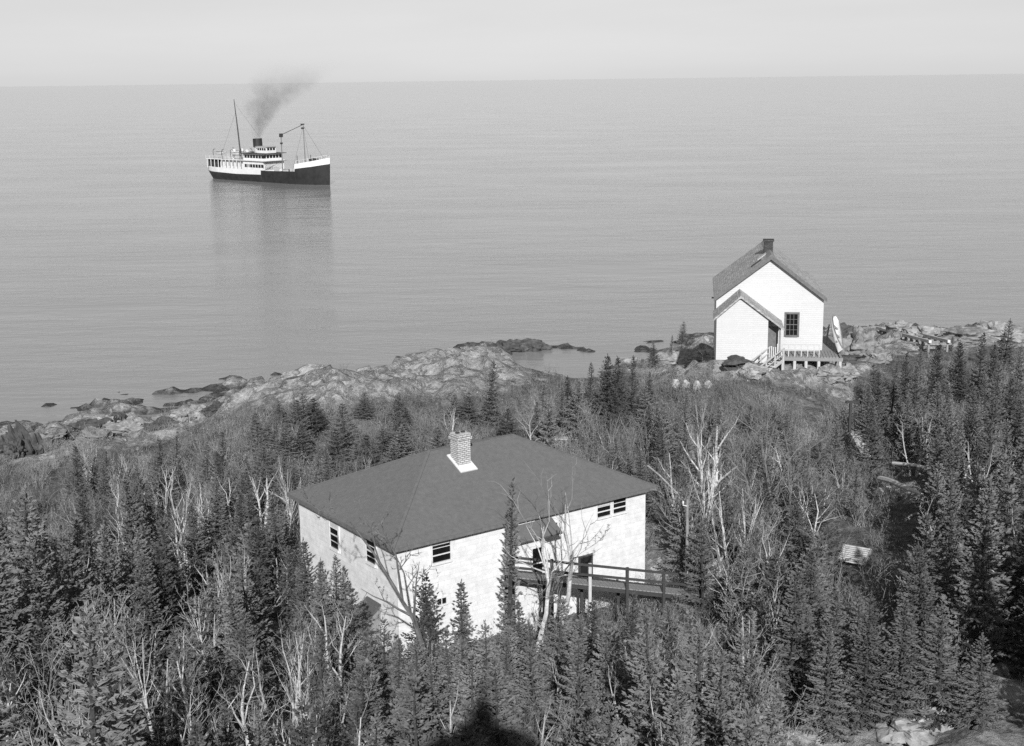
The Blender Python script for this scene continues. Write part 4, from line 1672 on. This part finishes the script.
def place_bare(region, px, py, h, var, rz=None, to=None):
    s_ = spot(px, py, h)
    if s_ is None:
        return None
    x, y, z = s_
    kind, look, zt, ms_ = BARE[var]
    nm_ = {'birch': 'birch_tree', 'alder': 'alder_tree', 'snag': 'dead_tree'}[kind]
    if var not in LEANS:
        co = np.concatenate([np.array([v_.co[:] for v_ in me_.vertices]) for _, me_ in ms_])
        LEANS[var] = co[co[:, 2] > zt * 0.86].mean(0)
    lx, ly, _ = LEANS[var] * (h / zt)
    rz = (to - math.atan2(ly, lx)) if to is not None else random.uniform(0, 6.28)
    x -= lx * math.cos(rz) - ly * math.sin(rz)
    y -= lx * math.sin(rz) + ly * math.cos(rz)
    z = gz(x, y)
    t = empty(nm_, (x, y, z), rz)
    t['category'] = {'birch': 'birch', 'alder': 'alder', 'snag': 'dead tree'}[kind]
    sc = h / zt
    t.scale = (sc, sc, sc)
    for nm, me_ in ms_:
        o_ = bpy.data.objects.new(nm, me_)
        COL.objects.link(o_)
        o_.parent = t
    reg(region, t, px, py, h, kind, look)
    return t


# ------------------------------------------------------------------ where trees may not stand
def inpoly(x, y, poly):
    c = False
    n = len(poly)
    for i in range(n):
        x0, y0 = poly[i]
        x1, y1 = poly[(i + 1) % n]
        if (y0 > y) != (y1 > y) and x < (x1 - x0) * (y - y0) / (y1 - y0) + x0:
            c = not c
    return c


KEEP = [[(278, 492), (420, 440), (515, 420), (665, 485), (735, 575), (735, 588), (655, 588), (560, 594), (500, 612), (440, 632), (400, 638), (372, 630), (350, 605), (318, 570), (288, 535)],
        [(780, 760), (800, 738), (850, 722), (930, 714), (1060, 708), (1060, 860), (760, 860)],
        [(700, 230), (850, 230), (852, 372), (790, 392), (735, 392), (700, 366)],
        [(835, 540), (870, 540), (870, 585), (835, 585)], [(856, 320), (935, 320), (935, 350), (856, 350)], [(870, 470), (930, 470), (925, 505), (875, 505)], [(845, 400), (866, 400), (866, 452), (845, 452)]]


def clear_of(px, py, x, y, m_=0.9):
    bx_, by_ = proj((x, y, gz(x, y)))
    for p_ in KEEP[2:]:
        for t_ in (0, 0.15, 0.3, 0.45, 0.6, 0.75, 0.9):
            for o_ in (-7, 0, 7):
                if inpoly(px + (bx_ - px) * t_ + o_, py + (by_ - py) * t_, p_):
                    return False
    for p_ in KEEP:
        if inpoly(px, py, p_) or inpoly(px, py + 6, p_):
            return False
    if inpoly(bx_, min(by_, 790), KEEP[1]) or (bx_ > 770 and by_ > 704 + (1000 - bx_) * 0.14):
        return False
    l_ = HF.loc((x, y, 0))
    if -m_ < l_[0] < LU + m_ and -m_ < l_[1] < LV + m_:
        return False
    l_ = BF.loc((x, y, 0))
    if -m_ < l_[0] < BW + 2.5 and -6 < l_[1] < BL + m_:
        return False
    # the bridge corridor
    q = np.array([x - FR0[0], y - FR0[1]])
    u_ = q[0] * math.cos(fang) + q[1] * math.sin(fang)
    w_ = -q[0] * math.sin(fang) + q[1] * math.cos(fang)
    if -0.5 < u_ < flen + 0.5 and -0.8 < w_ < 1.8:
        return False
    return True


TAKEN = []


def free(x, y, r_):
    for a_, b_, c_ in TAKEN:
        if (a_ - x) ** 2 + (b_ - y) ** 2 < (0.5 * (c_ + r_)) ** 2:
            return False
    TAKEN.append((x, y, r_))
    return True


# regions: phrase, landmark, group
G = {
    'shoreleft': ('above the rocky shore', 'spire', 'trees on the slope below the rocky shore'),
    'edge': ('in the dark wood', 'wall', 'trees of the dark stand at the edge'),
    'midleft': ('beside the house end wall', 'hatch', 'trees between dark stand and house'),
    'bottomleft': ('in the thicket below the hatch', 'hatch', 'trees of the bottom thicket'),
    'front': ('close before the house wall', 'door', 'trees close before the house'),
    'bottommid': ('around the lantern shadow', 'shadow', 'trees around the lantern shadow'),
    'bottomright': ('below the footbridge end', 'pole', 'trees below the footbridge end'),
    'lowright': ('before the slatted steps', 'steps', 'trees in front of the slatted steps'),
    'ledge': ('above the bare rock ledge', 'ledge', 'trees above the rock ledge'),
    'standtop': ('atop the spruce stand', 'gable', 'trees along the top of the spruce stand'),
    'stand': ('inside the spruce stand', 'plank', 'trees inside the dense spruce stand'),
    'shade': ('in the deep shade', 'plank', 'trees in the deep shade'),
    'behind': ('behind the hip roof', 'chimney', 'trees behind the hip roof'),
    'headland': ('under the headland rocks', 'chimney', 'trees at the foot of the headland'),
    'saddle': ('on the rocky saddle', 'stairs', 'trees on the saddle before the lake'),
    'slope': ('on the brushy slope', 'stairs', 'trees on the brushy slope'),
    'bank': ('on the footbridge bank', 'pole', 'trees on the bank behind the pole'),
}

# --- single trees read off the photograph: top pixel, height in metres, variety
for rgn, px, py, h, var in (
        ('front', 507, 483, 9.2, 6), ('front', 430, 576, 5.6, 7), ('front', 459, 580, 5.6, 3), ('front', 520, 606, 5.0, 5), ('front', 553, 600, 5.0, 4), ('front', 628, 592, 5.2, 1), ('front', 485, 622, 4.8, 2), ('front', 450, 632, 4.6, 5), ('front', 412, 640, 4.6, 4), ('front', 590, 600, 4.8, 0), ('front', 536, 622, 4.6, 2), ('front', 575, 618, 4.6, 5), ('front', 468, 640, 4.4, 0), ('front', 500, 628, 4.6, 4), ('midleft', 305, 541, 5.6, 0), ('midleft', 334, 557, 4.8, 1), ('midleft', 350, 588, 4.8, 8), ('midleft', 322, 575, 4.6, 9), ('midleft', 382, 622, 4.4, 9), ('midleft', 362, 632, 4.2, 8),
        ('bottomleft', 318, 628, 5.4, 3), ('saddle', 488, 362, 5.2, 1), ('behind', 590, 363, 3.8, 3), ('behind', 606, 355, 5.2, 0), ('behind', 620, 359, 5.6, 1),
        ('behind', 633, 357, 4.6, 3), ('behind', 575, 379, 4.3, 2), ('behind', 560, 386, 3.8, 0), ('behind', 648, 372, 3.2, 5), ('saddle', 655, 343, 2.4, 2), ('saddle', 671, 336, 2.0, 3),
        ('saddle', 682, 322, 3.0, 7), ('standtop', 1007, 319, 4.6, 2), ('standtop', 952, 336, 1.6, 3), ('standtop', 905, 352, 4.6, 1), ('standtop', 880, 372, 4.4, 0), ('standtop', 893, 362, 4.6, 3),
        ('standtop', 922, 352, 5.0, 3), ('standtop', 938, 345, 5.2, 1), ('standtop', 962, 340, 5.4, 0), ('standtop', 981, 333, 5.2, 3), ('standtop', 996, 343, 5.2, 0), ('standtop', 1018, 345, 5.4, 2),
        ('standtop', 868, 384, 4.2, 5), ('edge', 8, 488, 8.6, 2), ('edge', -12, 510, 8.8, 0), ('edge', 44, 540, 7.4, 1), ('edge', 26, 505, 6.5, 0), ('shoreleft', 76, 446, 5.0, 1), ('edge', 132, 476, 6.4, 1), ('edge', 98, 520, 6.8, 0),
        ('midleft', 212, 480, 5.6, 5), ('midleft', 168, 520, 6.2, 4), ('midleft', 142, 555, 6.0, 0), ('midleft', 248, 560, 5.4, 2),
        ('bottomright', 660, 600, 6.8, 5), ('bottomright', 702, 622, 6.0, 2), ('bottomright', 722, 650, 5.4, 5), ('bottomright', 640, 640, 4.8, 4), ('bottomright', 684, 660, 4.4, 2),
        ('bottommid', 580, 640, 4.8, 4), ('bottommid', 540, 642, 4.6, 2), ('bottommid', 505, 640, 4.8, 5), ('bottommid', 470, 652, 4.4, 4), ('bottommid', 395, 640, 4.4, 5), ('bottommid', 610, 618, 5.2, 4),
        ('bottommid', 432, 662, 4.2, 2), ('bottommid', 365, 660, 4.6, 5),
        ('lowright', 830, 628, 3.7, 2), ('lowright', 868, 596, 4.6, 0), ('lowright', 905, 600, 4.4, 5), ('ledge', 946, 604, 4.4, 2), ('lowright', 795, 572, 5.4, 0), ('lowright', 760, 640, 4.8, 5),
        ('lowright', 815, 550, 5.4, 1), ('lowright', 772, 655, 2.7, 4), ('lowright', 850, 640, 2.6, 5), ('ledge', 895, 655, 2.6, 4), ('ledge', 985, 640, 3.0, 2)):
    s_ = spot(px, py, h)
    if s_:
        TAKEN.append((s_[0], s_[1], SPR[var][2] * h / 6 * 1.1))
        put_spruce(G[rgn], *s_, h, var, px, py)

for rgn, px, py, h, var in (
        ('front', 312, 472, 10.4, 6), ('front', 534, 476, 9.6, 4), ('front', 558, 454, 10.2, 4), ('front', 601, 518, 7.0, 6), ('front', 520, 560, 3.4, 2), ('bank', 828, 476, 5.8, 4), ('slope', 780, 428, 4.6, 5), ('slope', 720, 395, 8.0, 1),
        ('slope', 748, 400, 8.2, 2), ('slope', 700, 420, 7.6, 7), ('bank', 772, 505, 6.4, 4), ('behind', 662, 395, 4.2, 5), ('headland', 524, 402, 4.6, 4), ('headland', 536, 392, 3.6, 5),
        ('midleft', 118, 470, 5.2, 4), ('midleft', 232, 462, 5.4, 4), ('midleft', 262, 455, 5.2, 1), ('edge', 38, 528, 5.4, 5), ('bottomleft', 188, 630, 5.6, 0), ('bottomleft', 235, 640, 5.8, 4), ('bottomleft', 262, 668, 4.2, 5),
        ('bottomleft', 108, 590, 6.0, 2), ('bottomleft', 150, 610, 6.0, 7), ('bottomleft', 62, 620, 6.2, 2), ('bottomleft', 205, 575, 5.6, 7), ('bottommid', 612, 655, 4.8, 0), ('bottommid', 545, 610, 3.8, 7),
        ('bank', 712, 500, 5.2, 2), ('bank', 738, 470, 6.0, 7), ('bank', 672, 480, 5.2, 2), ('bottomright', 740, 590, 5.8, 7), ('shade', 997, 450, 3.8, 5), ('shade', 1016, 505, 5.6, 0), ('stand', 940, 400, 4.6, 7)):
    place_bare(G[rgn], px, py, h, var, to=({(312, 472): R(185), (534, 476): R(15), (558, 454): R(10)}.get((px, py))))

# --- the rest of the wood
rnd = random.Random(11)
FILL = (
    ('standtop', 862, 1040, 362, 400, 18, 3.6, 5.6, (0, 1, 3, 5, 8)), ('stand', 862, 1040, 395, 470, 19, 4.2, 6.4, (0, 1, 2, 8, 9, 8, 3)), ('shade', 925, 1045, 470, 580, 17, 5.0, 7.8, (0, 8, 2, 9)),
    ('ledge', 905, 1050, 590, 680, 11, 2.6, 4.4, (8, 2, 4, 9)), ('lowright', 730, 905, 590, 700, 18, 3.2, 5.2, (0, 2, 8, 9, 8, 9)), ('bottomright', 640, 770, 600, 735, 14, 2.6, 5.8, (2, 4, 9, 8)),
    ('bottommid', 350, 640, 655, 745, 19, 2.2, 5.0, (2, 4, 9, 8, 7)), ('bottomleft', 40, 360, 610, 745, 19, 2.6, 6.0, (0, 1, 8, 9, 4, 7)), ('edge', -30, 130, 500, 640, 11, 4.6, 8.2, (0, 8, 2, 9)),
    ('midleft', 120, 330, 490, 610, 17, 3.2, 6.2, (0, 8, 9, 4, 7)), ('headland', 250, 520, 392, 448, 21, 2.0, 3.8, (2, 8, 8, 4)), ('behind', 520, 690, 375, 470, 17, 2.6, 4.8, (0, 1, 8, 9, 3)),
    ('slope', 690, 860, 400, 480, 13, 2.2, 4.2, (2, 8, 7, 9)), ('bank', 660, 860, 480, 580, 15, 3.0, 5.0, (8, 9, 0, 7)), ('shoreleft', 60, 330, 428, 495, 20, 2.4, 4.6, (1, 2, 5, 7)))
for rgn, x0, x1, y0, y1, n, h0, h1, vars_ in FILL:
    done = sum(1 for r_ in REG.get(G[rgn], []) if r_[4] == 'spruce')
    n = min(n + 6, 27 - done)
    got = 0
    for tr in range(n * 30):
        if got >= n:
            break
        px, py = rnd.uniform(x0, x1), rnd.uniform(y0, y1)
        h = rnd.uniform(h0, h1)
        var = rnd.choice(vars_)
        s_ = spot(px, py, h)
        if s_ is None or s_[2] < 1.2 or not clear_of(px, py, s_[0], s_[1]):
            continue
        if rockiness([s_[:2]], np.array([s_[2]]))[0] > 0.75:
            continue
        if not free(s_[0], s_[1], SPR[var][2] * h / 6 * 1.25):
            continue
        put_spruce(G[rgn], *s_, h, var, px, py)
        got += 1
FILLB = (('bottomleft', 10, 360, 560, 735, 24, 3.5, 5.8, (0, 2, 4, 7, 7, 0, 1)), ('midleft', 110, 300, 445, 560, 22, 3.6, 5.4, (0, 1, 4, 3, 7, 7)), ('shoreleft', 60, 330, 425, 490, 24, 2.2, 4.2, (2, 3, 3, 7)),
         ('headland', 260, 540, 400, 452, 26, 2.0, 3.8, (3, 2, 3, 2, 7)), ('behind', 530, 690, 390, 470, 14, 2.4, 4.0, (2, 3, 7)), ('slope', 660, 860, 385, 470, 19, 2.6, 4.2, (2, 3, 3, 7)), ('bank', 640, 850, 470, 570, 18, 3.0, 5.0, (2, 3, 7, 0, 2)),
         ('bottommid', 380, 640, 630, 720, 9, 3.0, 4.2, (7, 2, 0)), ('bottomright', 640, 790, 590, 710, 14, 3.4, 5.0, (7, 2, 0, 4)), ('stand', 860, 1020, 400, 500, 12, 3.6, 5.4, (7, 5, 0)), ('lowright', 730, 900, 540, 690, 14, 3.6, 5.0, (7, 0, 2, 4)),
         ('edge', -20, 120, 540, 680, 13, 4.0, 6.2, (7, 1, 0)))
for rgn, x0, x1, y0, y1, n, h0, h1, vars_ in FILLB:
    got = 0
    for tr in range(n * 10):
        if got >= n:
            break
        px, py = rnd.uniform(x0, x1), rnd.uniform(y0, y1)
        h = rnd.uniform(h0, h1)
        var = rnd.choice(vars_)
        s_ = spot(px, py, h)
        if s_ is None or s_[2] < 1.2 or not clear_of(px, py, s_[0], s_[1], 1.2):
            continue
        if rockiness([s_[:2]], np.array([s_[2]]))[0] > 0.8:
            continue
        if not free(s_[0], s_[1], 0.7):
            continue
        place_bare(G[rgn], px, py, h, var)
        got += 1
finish_regions()
# tall spruces just beyond the frame whose shade falls across the dark stand
for i, (x, y, h, word) in enumerate(((18.4, 35.0, 10.0, 'ragged tip'), (20.4, 38.0, 11.0, 'rounded tip'), (22.8, 41.0, 11.5, 'broad skirt'), (26.0, 44.5, 10.0, 'dense crown'), (22.0, 34.0, 9.5, 'pale needles'))):
    t = put_spruce(('', 'ledge', ''), x, y, gz(x, y), h, (0, 2, 2, 4, 5, 0)[i], 1100, 700)
    t['label'] = f'very tall spruce with {word} beside the rock ledge, shading the stand'
    t['group'] = 'shading spruces beside the ledge'

# ------------------------------------------------------------------ rocks


def rock_mesh(seed, sx, sy, sz, jag=0.35, cut=4):
    import bmesh
    bm = bmesh.new()
    bmesh.ops.create_icosphere(bm, subdivisions=cut, radius=1.0)
    for v in bm.verts:
        n_ = v.co.normalized()
        a_ = mnoise.noise(n_ * 1.3 + Vector((seed * 3.1, 0, 0))) * jag * 1.4
        c_ = mnoise.cell(n_ * 2.2 + Vector((seed, seed * 2, 0))) * jag * 0.5
        e_ = mnoise.noise(n_ * 5.0 + Vector((0, seed, 0))) * jag * 0.4 + mnoise.noise(n_ * 12.0 + Vector((0, seed, 0))) * jag * 0.22
        lay = mnoise.cell(Vector((n_.z * 4.5 + 0.6 * n_.x + a_ * 2, seed, 0))) * jag * 0.45
        v.co = n_ * (1 + a_ + c_ + e_ + lay)
        v.co.x *= sx
        v.co.y *= sy
        v.co.z *= sz
    me_ = bpy.data.meshes.new('boulder')
    bm.to_mesh(me_)
    bm.free()
    return me_


def boulder(px, py, w_, hh, label, mm='rock', nm='boulder', seed=0, group=None, sink=0.3, dy=1.0, jag=0.35):
    s_ = spot(px, py, 0)
    if s_ is None:
        return
    me_ = rock_mesh(seed, w_ / 2, w_ / 2 * dy, hh * 0.75, jag)
    me_.materials.append(M[mm])
    o_ = bpy.data.objects.new(nm, me_)
    COL.objects.link(o_)
    o_.location = (s_[0], s_[1], max(s_[2], -0.1) + hh * 0.75 * (1 - 2 * sink))
    o_.rotation_euler = (0, 0, random.uniform(0, 6))
    tag(o_, label, 'rock', group)
    return o_


# the jagged spire on the shore
s_ = spot(24, 452, 0)
me_ = rock_mesh(7, 0.95, 0.75, 1.75, 0.6)
for v_ in me_.vertices:
    t_ = max(0.0, v_.co.z) / 2.0
    v_.co.x = v_.co.x * (1 - 0.55 * t_) - 0.55 * t_
    v_.co.y *= 1 - 0.5 * t_
me_.materials.append(M['dark_rock'])
o_ = bpy.data.objects.new('rock_spire', me_)
COL.objects.link(o_)
o_.location = (s_[0], s_[1], s_[2] + 0.35)
tag(o_, 'dark jagged pointed rock standing up on the shore', 'rock')
# boulders along the water's edge
rnd2 = random.Random(5)
rows = []
for (px, py, w_, hh, mm) in ((70, 436, 3.2, 1.0, 'dark_rock'), (88, 432, 4.2, 1.5, 'dark_rock'), (104, 428, 4.0, 1.5, 'rock'), (118, 426, 3.6, 1.6, 'dark_rock'), (128, 432, 4.6, 1.2, 'rock'), (96, 440, 4.4, 0.9, 'rock'),
                            (54, 440, 3.0, 0.9, 'rock'), (6, 454, 3.4, 2.0, 'dark_rock'), (38, 452, 2.2, 2.0, 'dark_rock'), (16, 455, 2.6, 1.6, 'dark_rock'), (46, 448, 3.2, 0.9, 'dark_rock'), (166, 424, 2.0, 0.8, 'dark_rock'), (180, 419, 2.4, 1.0, 'rock'), (192, 416, 2.6, 1.0, 'rock'),
                            (204, 414, 2.6, 1.0, 'rock'), (216, 410, 2.4, 1.0, 'dark_rock'), (186, 424, 1.8, 0.7, 'rock'), (150, 430, 2.0, 0.7, 'dark_rock')):
    rows.append((px, py, boulder(px, py, w_ * 0.78, hh * 0.62, '', mm, seed=len(rows) + 1, group='shore boulders by the jagged rock', dy=0.6, jag=0.5)))
rows.sort(key=lambda r_: r_[0])
for i, (px, py, o_) in enumerate(rows):
    tone = 'dark' if o_.data.materials[0].name.startswith('dark') else 'pale'
    o_['label'] = f'{tone} weathered boulder on the shore, {NTH[i]} counting from the jagged rock'
# dark reef off the headland
rows = []
for i, (px, py, w_, hh) in enumerate(((500, 350, 3.5, 0.8), (512, 351, 4.0, 1.3), (523, 350, 4.0, 1.5), (533, 350, 3.6, 1.2), (541, 349, 2.6, 0.8))):
    p_ = at(px, py, 0)
    me_ = rock_mesh(40 + i, w_ / 2, w_ / 2 * 0.6, hh * 0.7, 0.35)
    me_.materials.append(M['dark_rock'])
    o_ = bpy.data.objects.new('boulder', me_)
    COL.objects.link(o_)
    o_.location = (p_[0], p_[1], 0.1)
    tag(o_, f'low dark wet rock in the reef off the headland, {NTH[i]} counting from the headland', 'rock', 'reef rocks off the headland')
# whitewashed stones on the saddle
for i, px in enumerate((676, 686, 697, 708)):
    o_ = boulder(px, 387 + (0, 1, 2, 1)[i], 0.6 - 0.1 * (i % 2), 0.5, f'whitewashed round stone on the saddle, {NTH[3 - i]} counting from the wooden stairs', 'limed_rock', 'whitewashed_stone', 60 + i, 'whitewashed stones on the saddle', sink=0.2, jag=0.18)
# boulders round the gabled building, and on the ledge
rows = []
for i, (px, py, w_, hh, mm, lab) in enumerate((
        (686, 362, 2.8, 1.2, 'rock', 'big pale boulder by the annex wall of the gabled building'), (664, 364, 2.0, 1.0, 'rock', 'pale boulder beside short spruces near the gabled building'),
        (735, 365, 2.2, 0.55, 'dark_rock', 'dark flat boulder standing in for a shadow under the annex wall'), (752, 374, 1.8, 0.7, 'rock', 'pale boulder under the annex by the stairs'),  # the dark one is added as the shadow under the annex
        (832, 378, 2.2, 0.9, 'rock', 'boulder below the timber platform piles'), (846, 378, 2.0, 1.0, 'rock', 'steep boulder beyond the platform piles'), (858, 352, 3.4, 2.2, 'rock', 'tall pale boulder beside the rowing boat'),
        (846, 344, 3.2, 2.2, 'dark_rock', 'dark rock face behind the rowing boat'), (876, 362, 2.6, 1.2, 'rock', 'pale rounded boulder at the slipway foot'), (716, 581, 1.6, 0.9, 'limed_rock', 'pale squared stone at the footbridge end'),
        (704, 590, 1.4, 0.7, 'limed_rock', 'small pale stone under the footbridge end'), (730, 592, 1.2, 0.8, 'rock', 'grey stone past the footbridge end'), (800, 566, 1.3, 0.8, 'limed_rock', 'pale stone among spruces before the slatted steps'),
        (893, 500, 1.6, 0.7, 'limed_rock', 'pale flat stone in the clearing under the fallen plank'), (955, 505, 1.6, 0.8, 'rock', 'grey stone at the shaded clearing edge'), (905, 732, 1.6, 0.6, 'rock', 'low grey boulder on the bare rock ledge'), (940, 722, 1.5, 0.6, 'rock', 'flat pale boulder at the rear of the ledge'),
        (965, 342, 5.0, 1.4, 'rock', 'broad pale shore rock beyond the spruce stand'), (1000, 338, 5.0, 1.4, 'rock', 'long pale shore rock by the lone spruce'), (925, 338, 4.0, 1.2, 'rock', 'pale shore rock at the slipway rails'), (900, 331, 3.0, 1.0, 'rock', 'small pale shore rock near the lake end of the slipway'))):
    boulder(px, py, w_, hh, lab, mm, seed=80 + i)

# ------------------------------------------------------------------ brush that covers the ground between the trees


def brush_template(seed, n, leafy):
    rg = np.random.default_rng(seed)
    V, T = [], []
    for i in range(n):
        a_ = rg.uniform(0, 6.28)
        r_ = rg.uniform(0, 0.45)
        p = np.array([r_ * math.cos(a_), r_ * math.sin(a_), -0.05])
        d = np.array([math.cos(a_) * rg.uniform(0.1, 0.7), math.sin(a_) * rg.uniform(0.1, 0.7), 1.0])
        ln = rg.uniform(0.6, 1.35)
        q = p + d * ln * 0.55 + rg.normal(size=3) * 0.05
        e_ = q + (d + rg.normal(size=3) * 0.35) * ln * 0.45
        s_ = np.cross(d, rg.normal(size=3))
        s_ /= np.linalg.norm(s_) + 1e-9
        for (u_, v_, w_) in ((p, q, 0.016), (q, e_, 0.011)):
            o_ = len(V)
            V += [u_ - s_ * w_, u_ + s_ * w_, v_]
            T.append((o_, o_ + 1, o_ + 2))
        for j in range(3):
            t_ = rg.uniform(0.3, 0.95)
            b0_ = p + (q - p) * t_ if rg.random() < 0.5 else q + (e_ - q) * t_
            e2 = b0_ + (d * 0.5 + rg.normal(size=3) * 0.6) * 0.3
            o_ = len(V)
            V += [b0_ - s_ * 0.009, b0_ + s_ * 0.009, e2]
            T.append((o_, o_ + 1, o_ + 2))
            for l_ in range(leafy):
                c_ = b0_ + (e2 - b0_) * rg.random()
                x_ = rg.normal(size=3) * 0.036
                y_ = rg.normal(size=3) * 0.036
                o_ = len(V)
                V += [c_, c_ + x_, c_ + y_]
                T.append((o_, o_ + 1, o_ + 2))
    return np.array(V), np.array(T)


TPL = [brush_template(i, 16, (0, 2, 3, 1)[i]) for i in range(4)]
rg = np.random.default_rng(3)
NB = 5200
pts = []
while len(pts) < NB:
    px = rg.uniform(-20, 1044)
    py = rg.uniform(372, 800) if rg.random() < 0.8 else rg.uniform(350, 480)
    d = ray(px, py)
    # uniform over the ground seen, thinned with distance
    s_ = spot(px, py, 0)
    if s_ is None or s_[2] < 1.3:
        continue
    l_ = HF.loc((s_[0], s_[1], 0))
    if -0.1 < l_[0] < LU and -0.1 < l_[1] < LV:
        continue
    l_ = BF.loc((s_[0], s_[1], 0))
    if 0 < l_[0] < BW and -3.4 < l_[1] < BL:
        continue
    rk = rockiness([s_[:2]], np.array([s_[2]]))[0]
    if rk > 0.5 and rg.random() < 0.93:
        continue
    if inpoly(px, py, [(650, 500), (700, 505), (690, 590), (645, 590)]) and rg.random() < 0.7:
        continue
    if inpoly(px, min(py, 859), KEEP[1]) or (px > 770 and py > 742):
        continue
    if s_[1] < 72 and rg.random() < 0.55:
        continue
    if mnoise.noise((s_[0] * 0.21, s_[1] * 0.21, 4.0)) < -0.12 and rg.random() < 0.75:
        continue
    if inpoly(px, py - 8, KEEP[3]) or inpoly(px, py, KEEP[3]):
        continue
    if inpoly(px, py, [(870, 470), (935, 470), (930, 540), (880, 540)]) and rg.random() < 0.7:
        continue
    pts.append(s_)
# extra cover in the near wood
Vs, Ts = [], []
off = 0
for i, (x, y, z) in enumerate(pts):
    v, t = TPL[int(rg.integers(0, 4))]
    patch = mnoise.noise((x * 0.12, y * 0.12, 9.0))
    s_ = rg.uniform(0.5, 1.15) * (1.0 + 0.5 * patch) * (1.0 if y < 95 else 0.85)
    a_ = rg.uniform(0, 6.28)
    c_, q_ = math.cos(a_) * s_, math.sin(a_) * s_
    Vs.append(np.column_stack([v[:, 0] * c_ - v[:, 1] * q_ + x, v[:, 0] * q_ + v[:, 1] * c_ + y, v[:, 2] * s_ * rg.uniform(0.8, 1.3) + z]))
    Ts.append(t + off)
    off += len(v)
me = mesh_np('undergrowth', np.concatenate(Vs), np.concatenate(Ts), M['brush'])
uo = bpy.data.objects.new('undergrowth', me)
COL.objects.link(uo)
uo['kind'] = 'stuff'
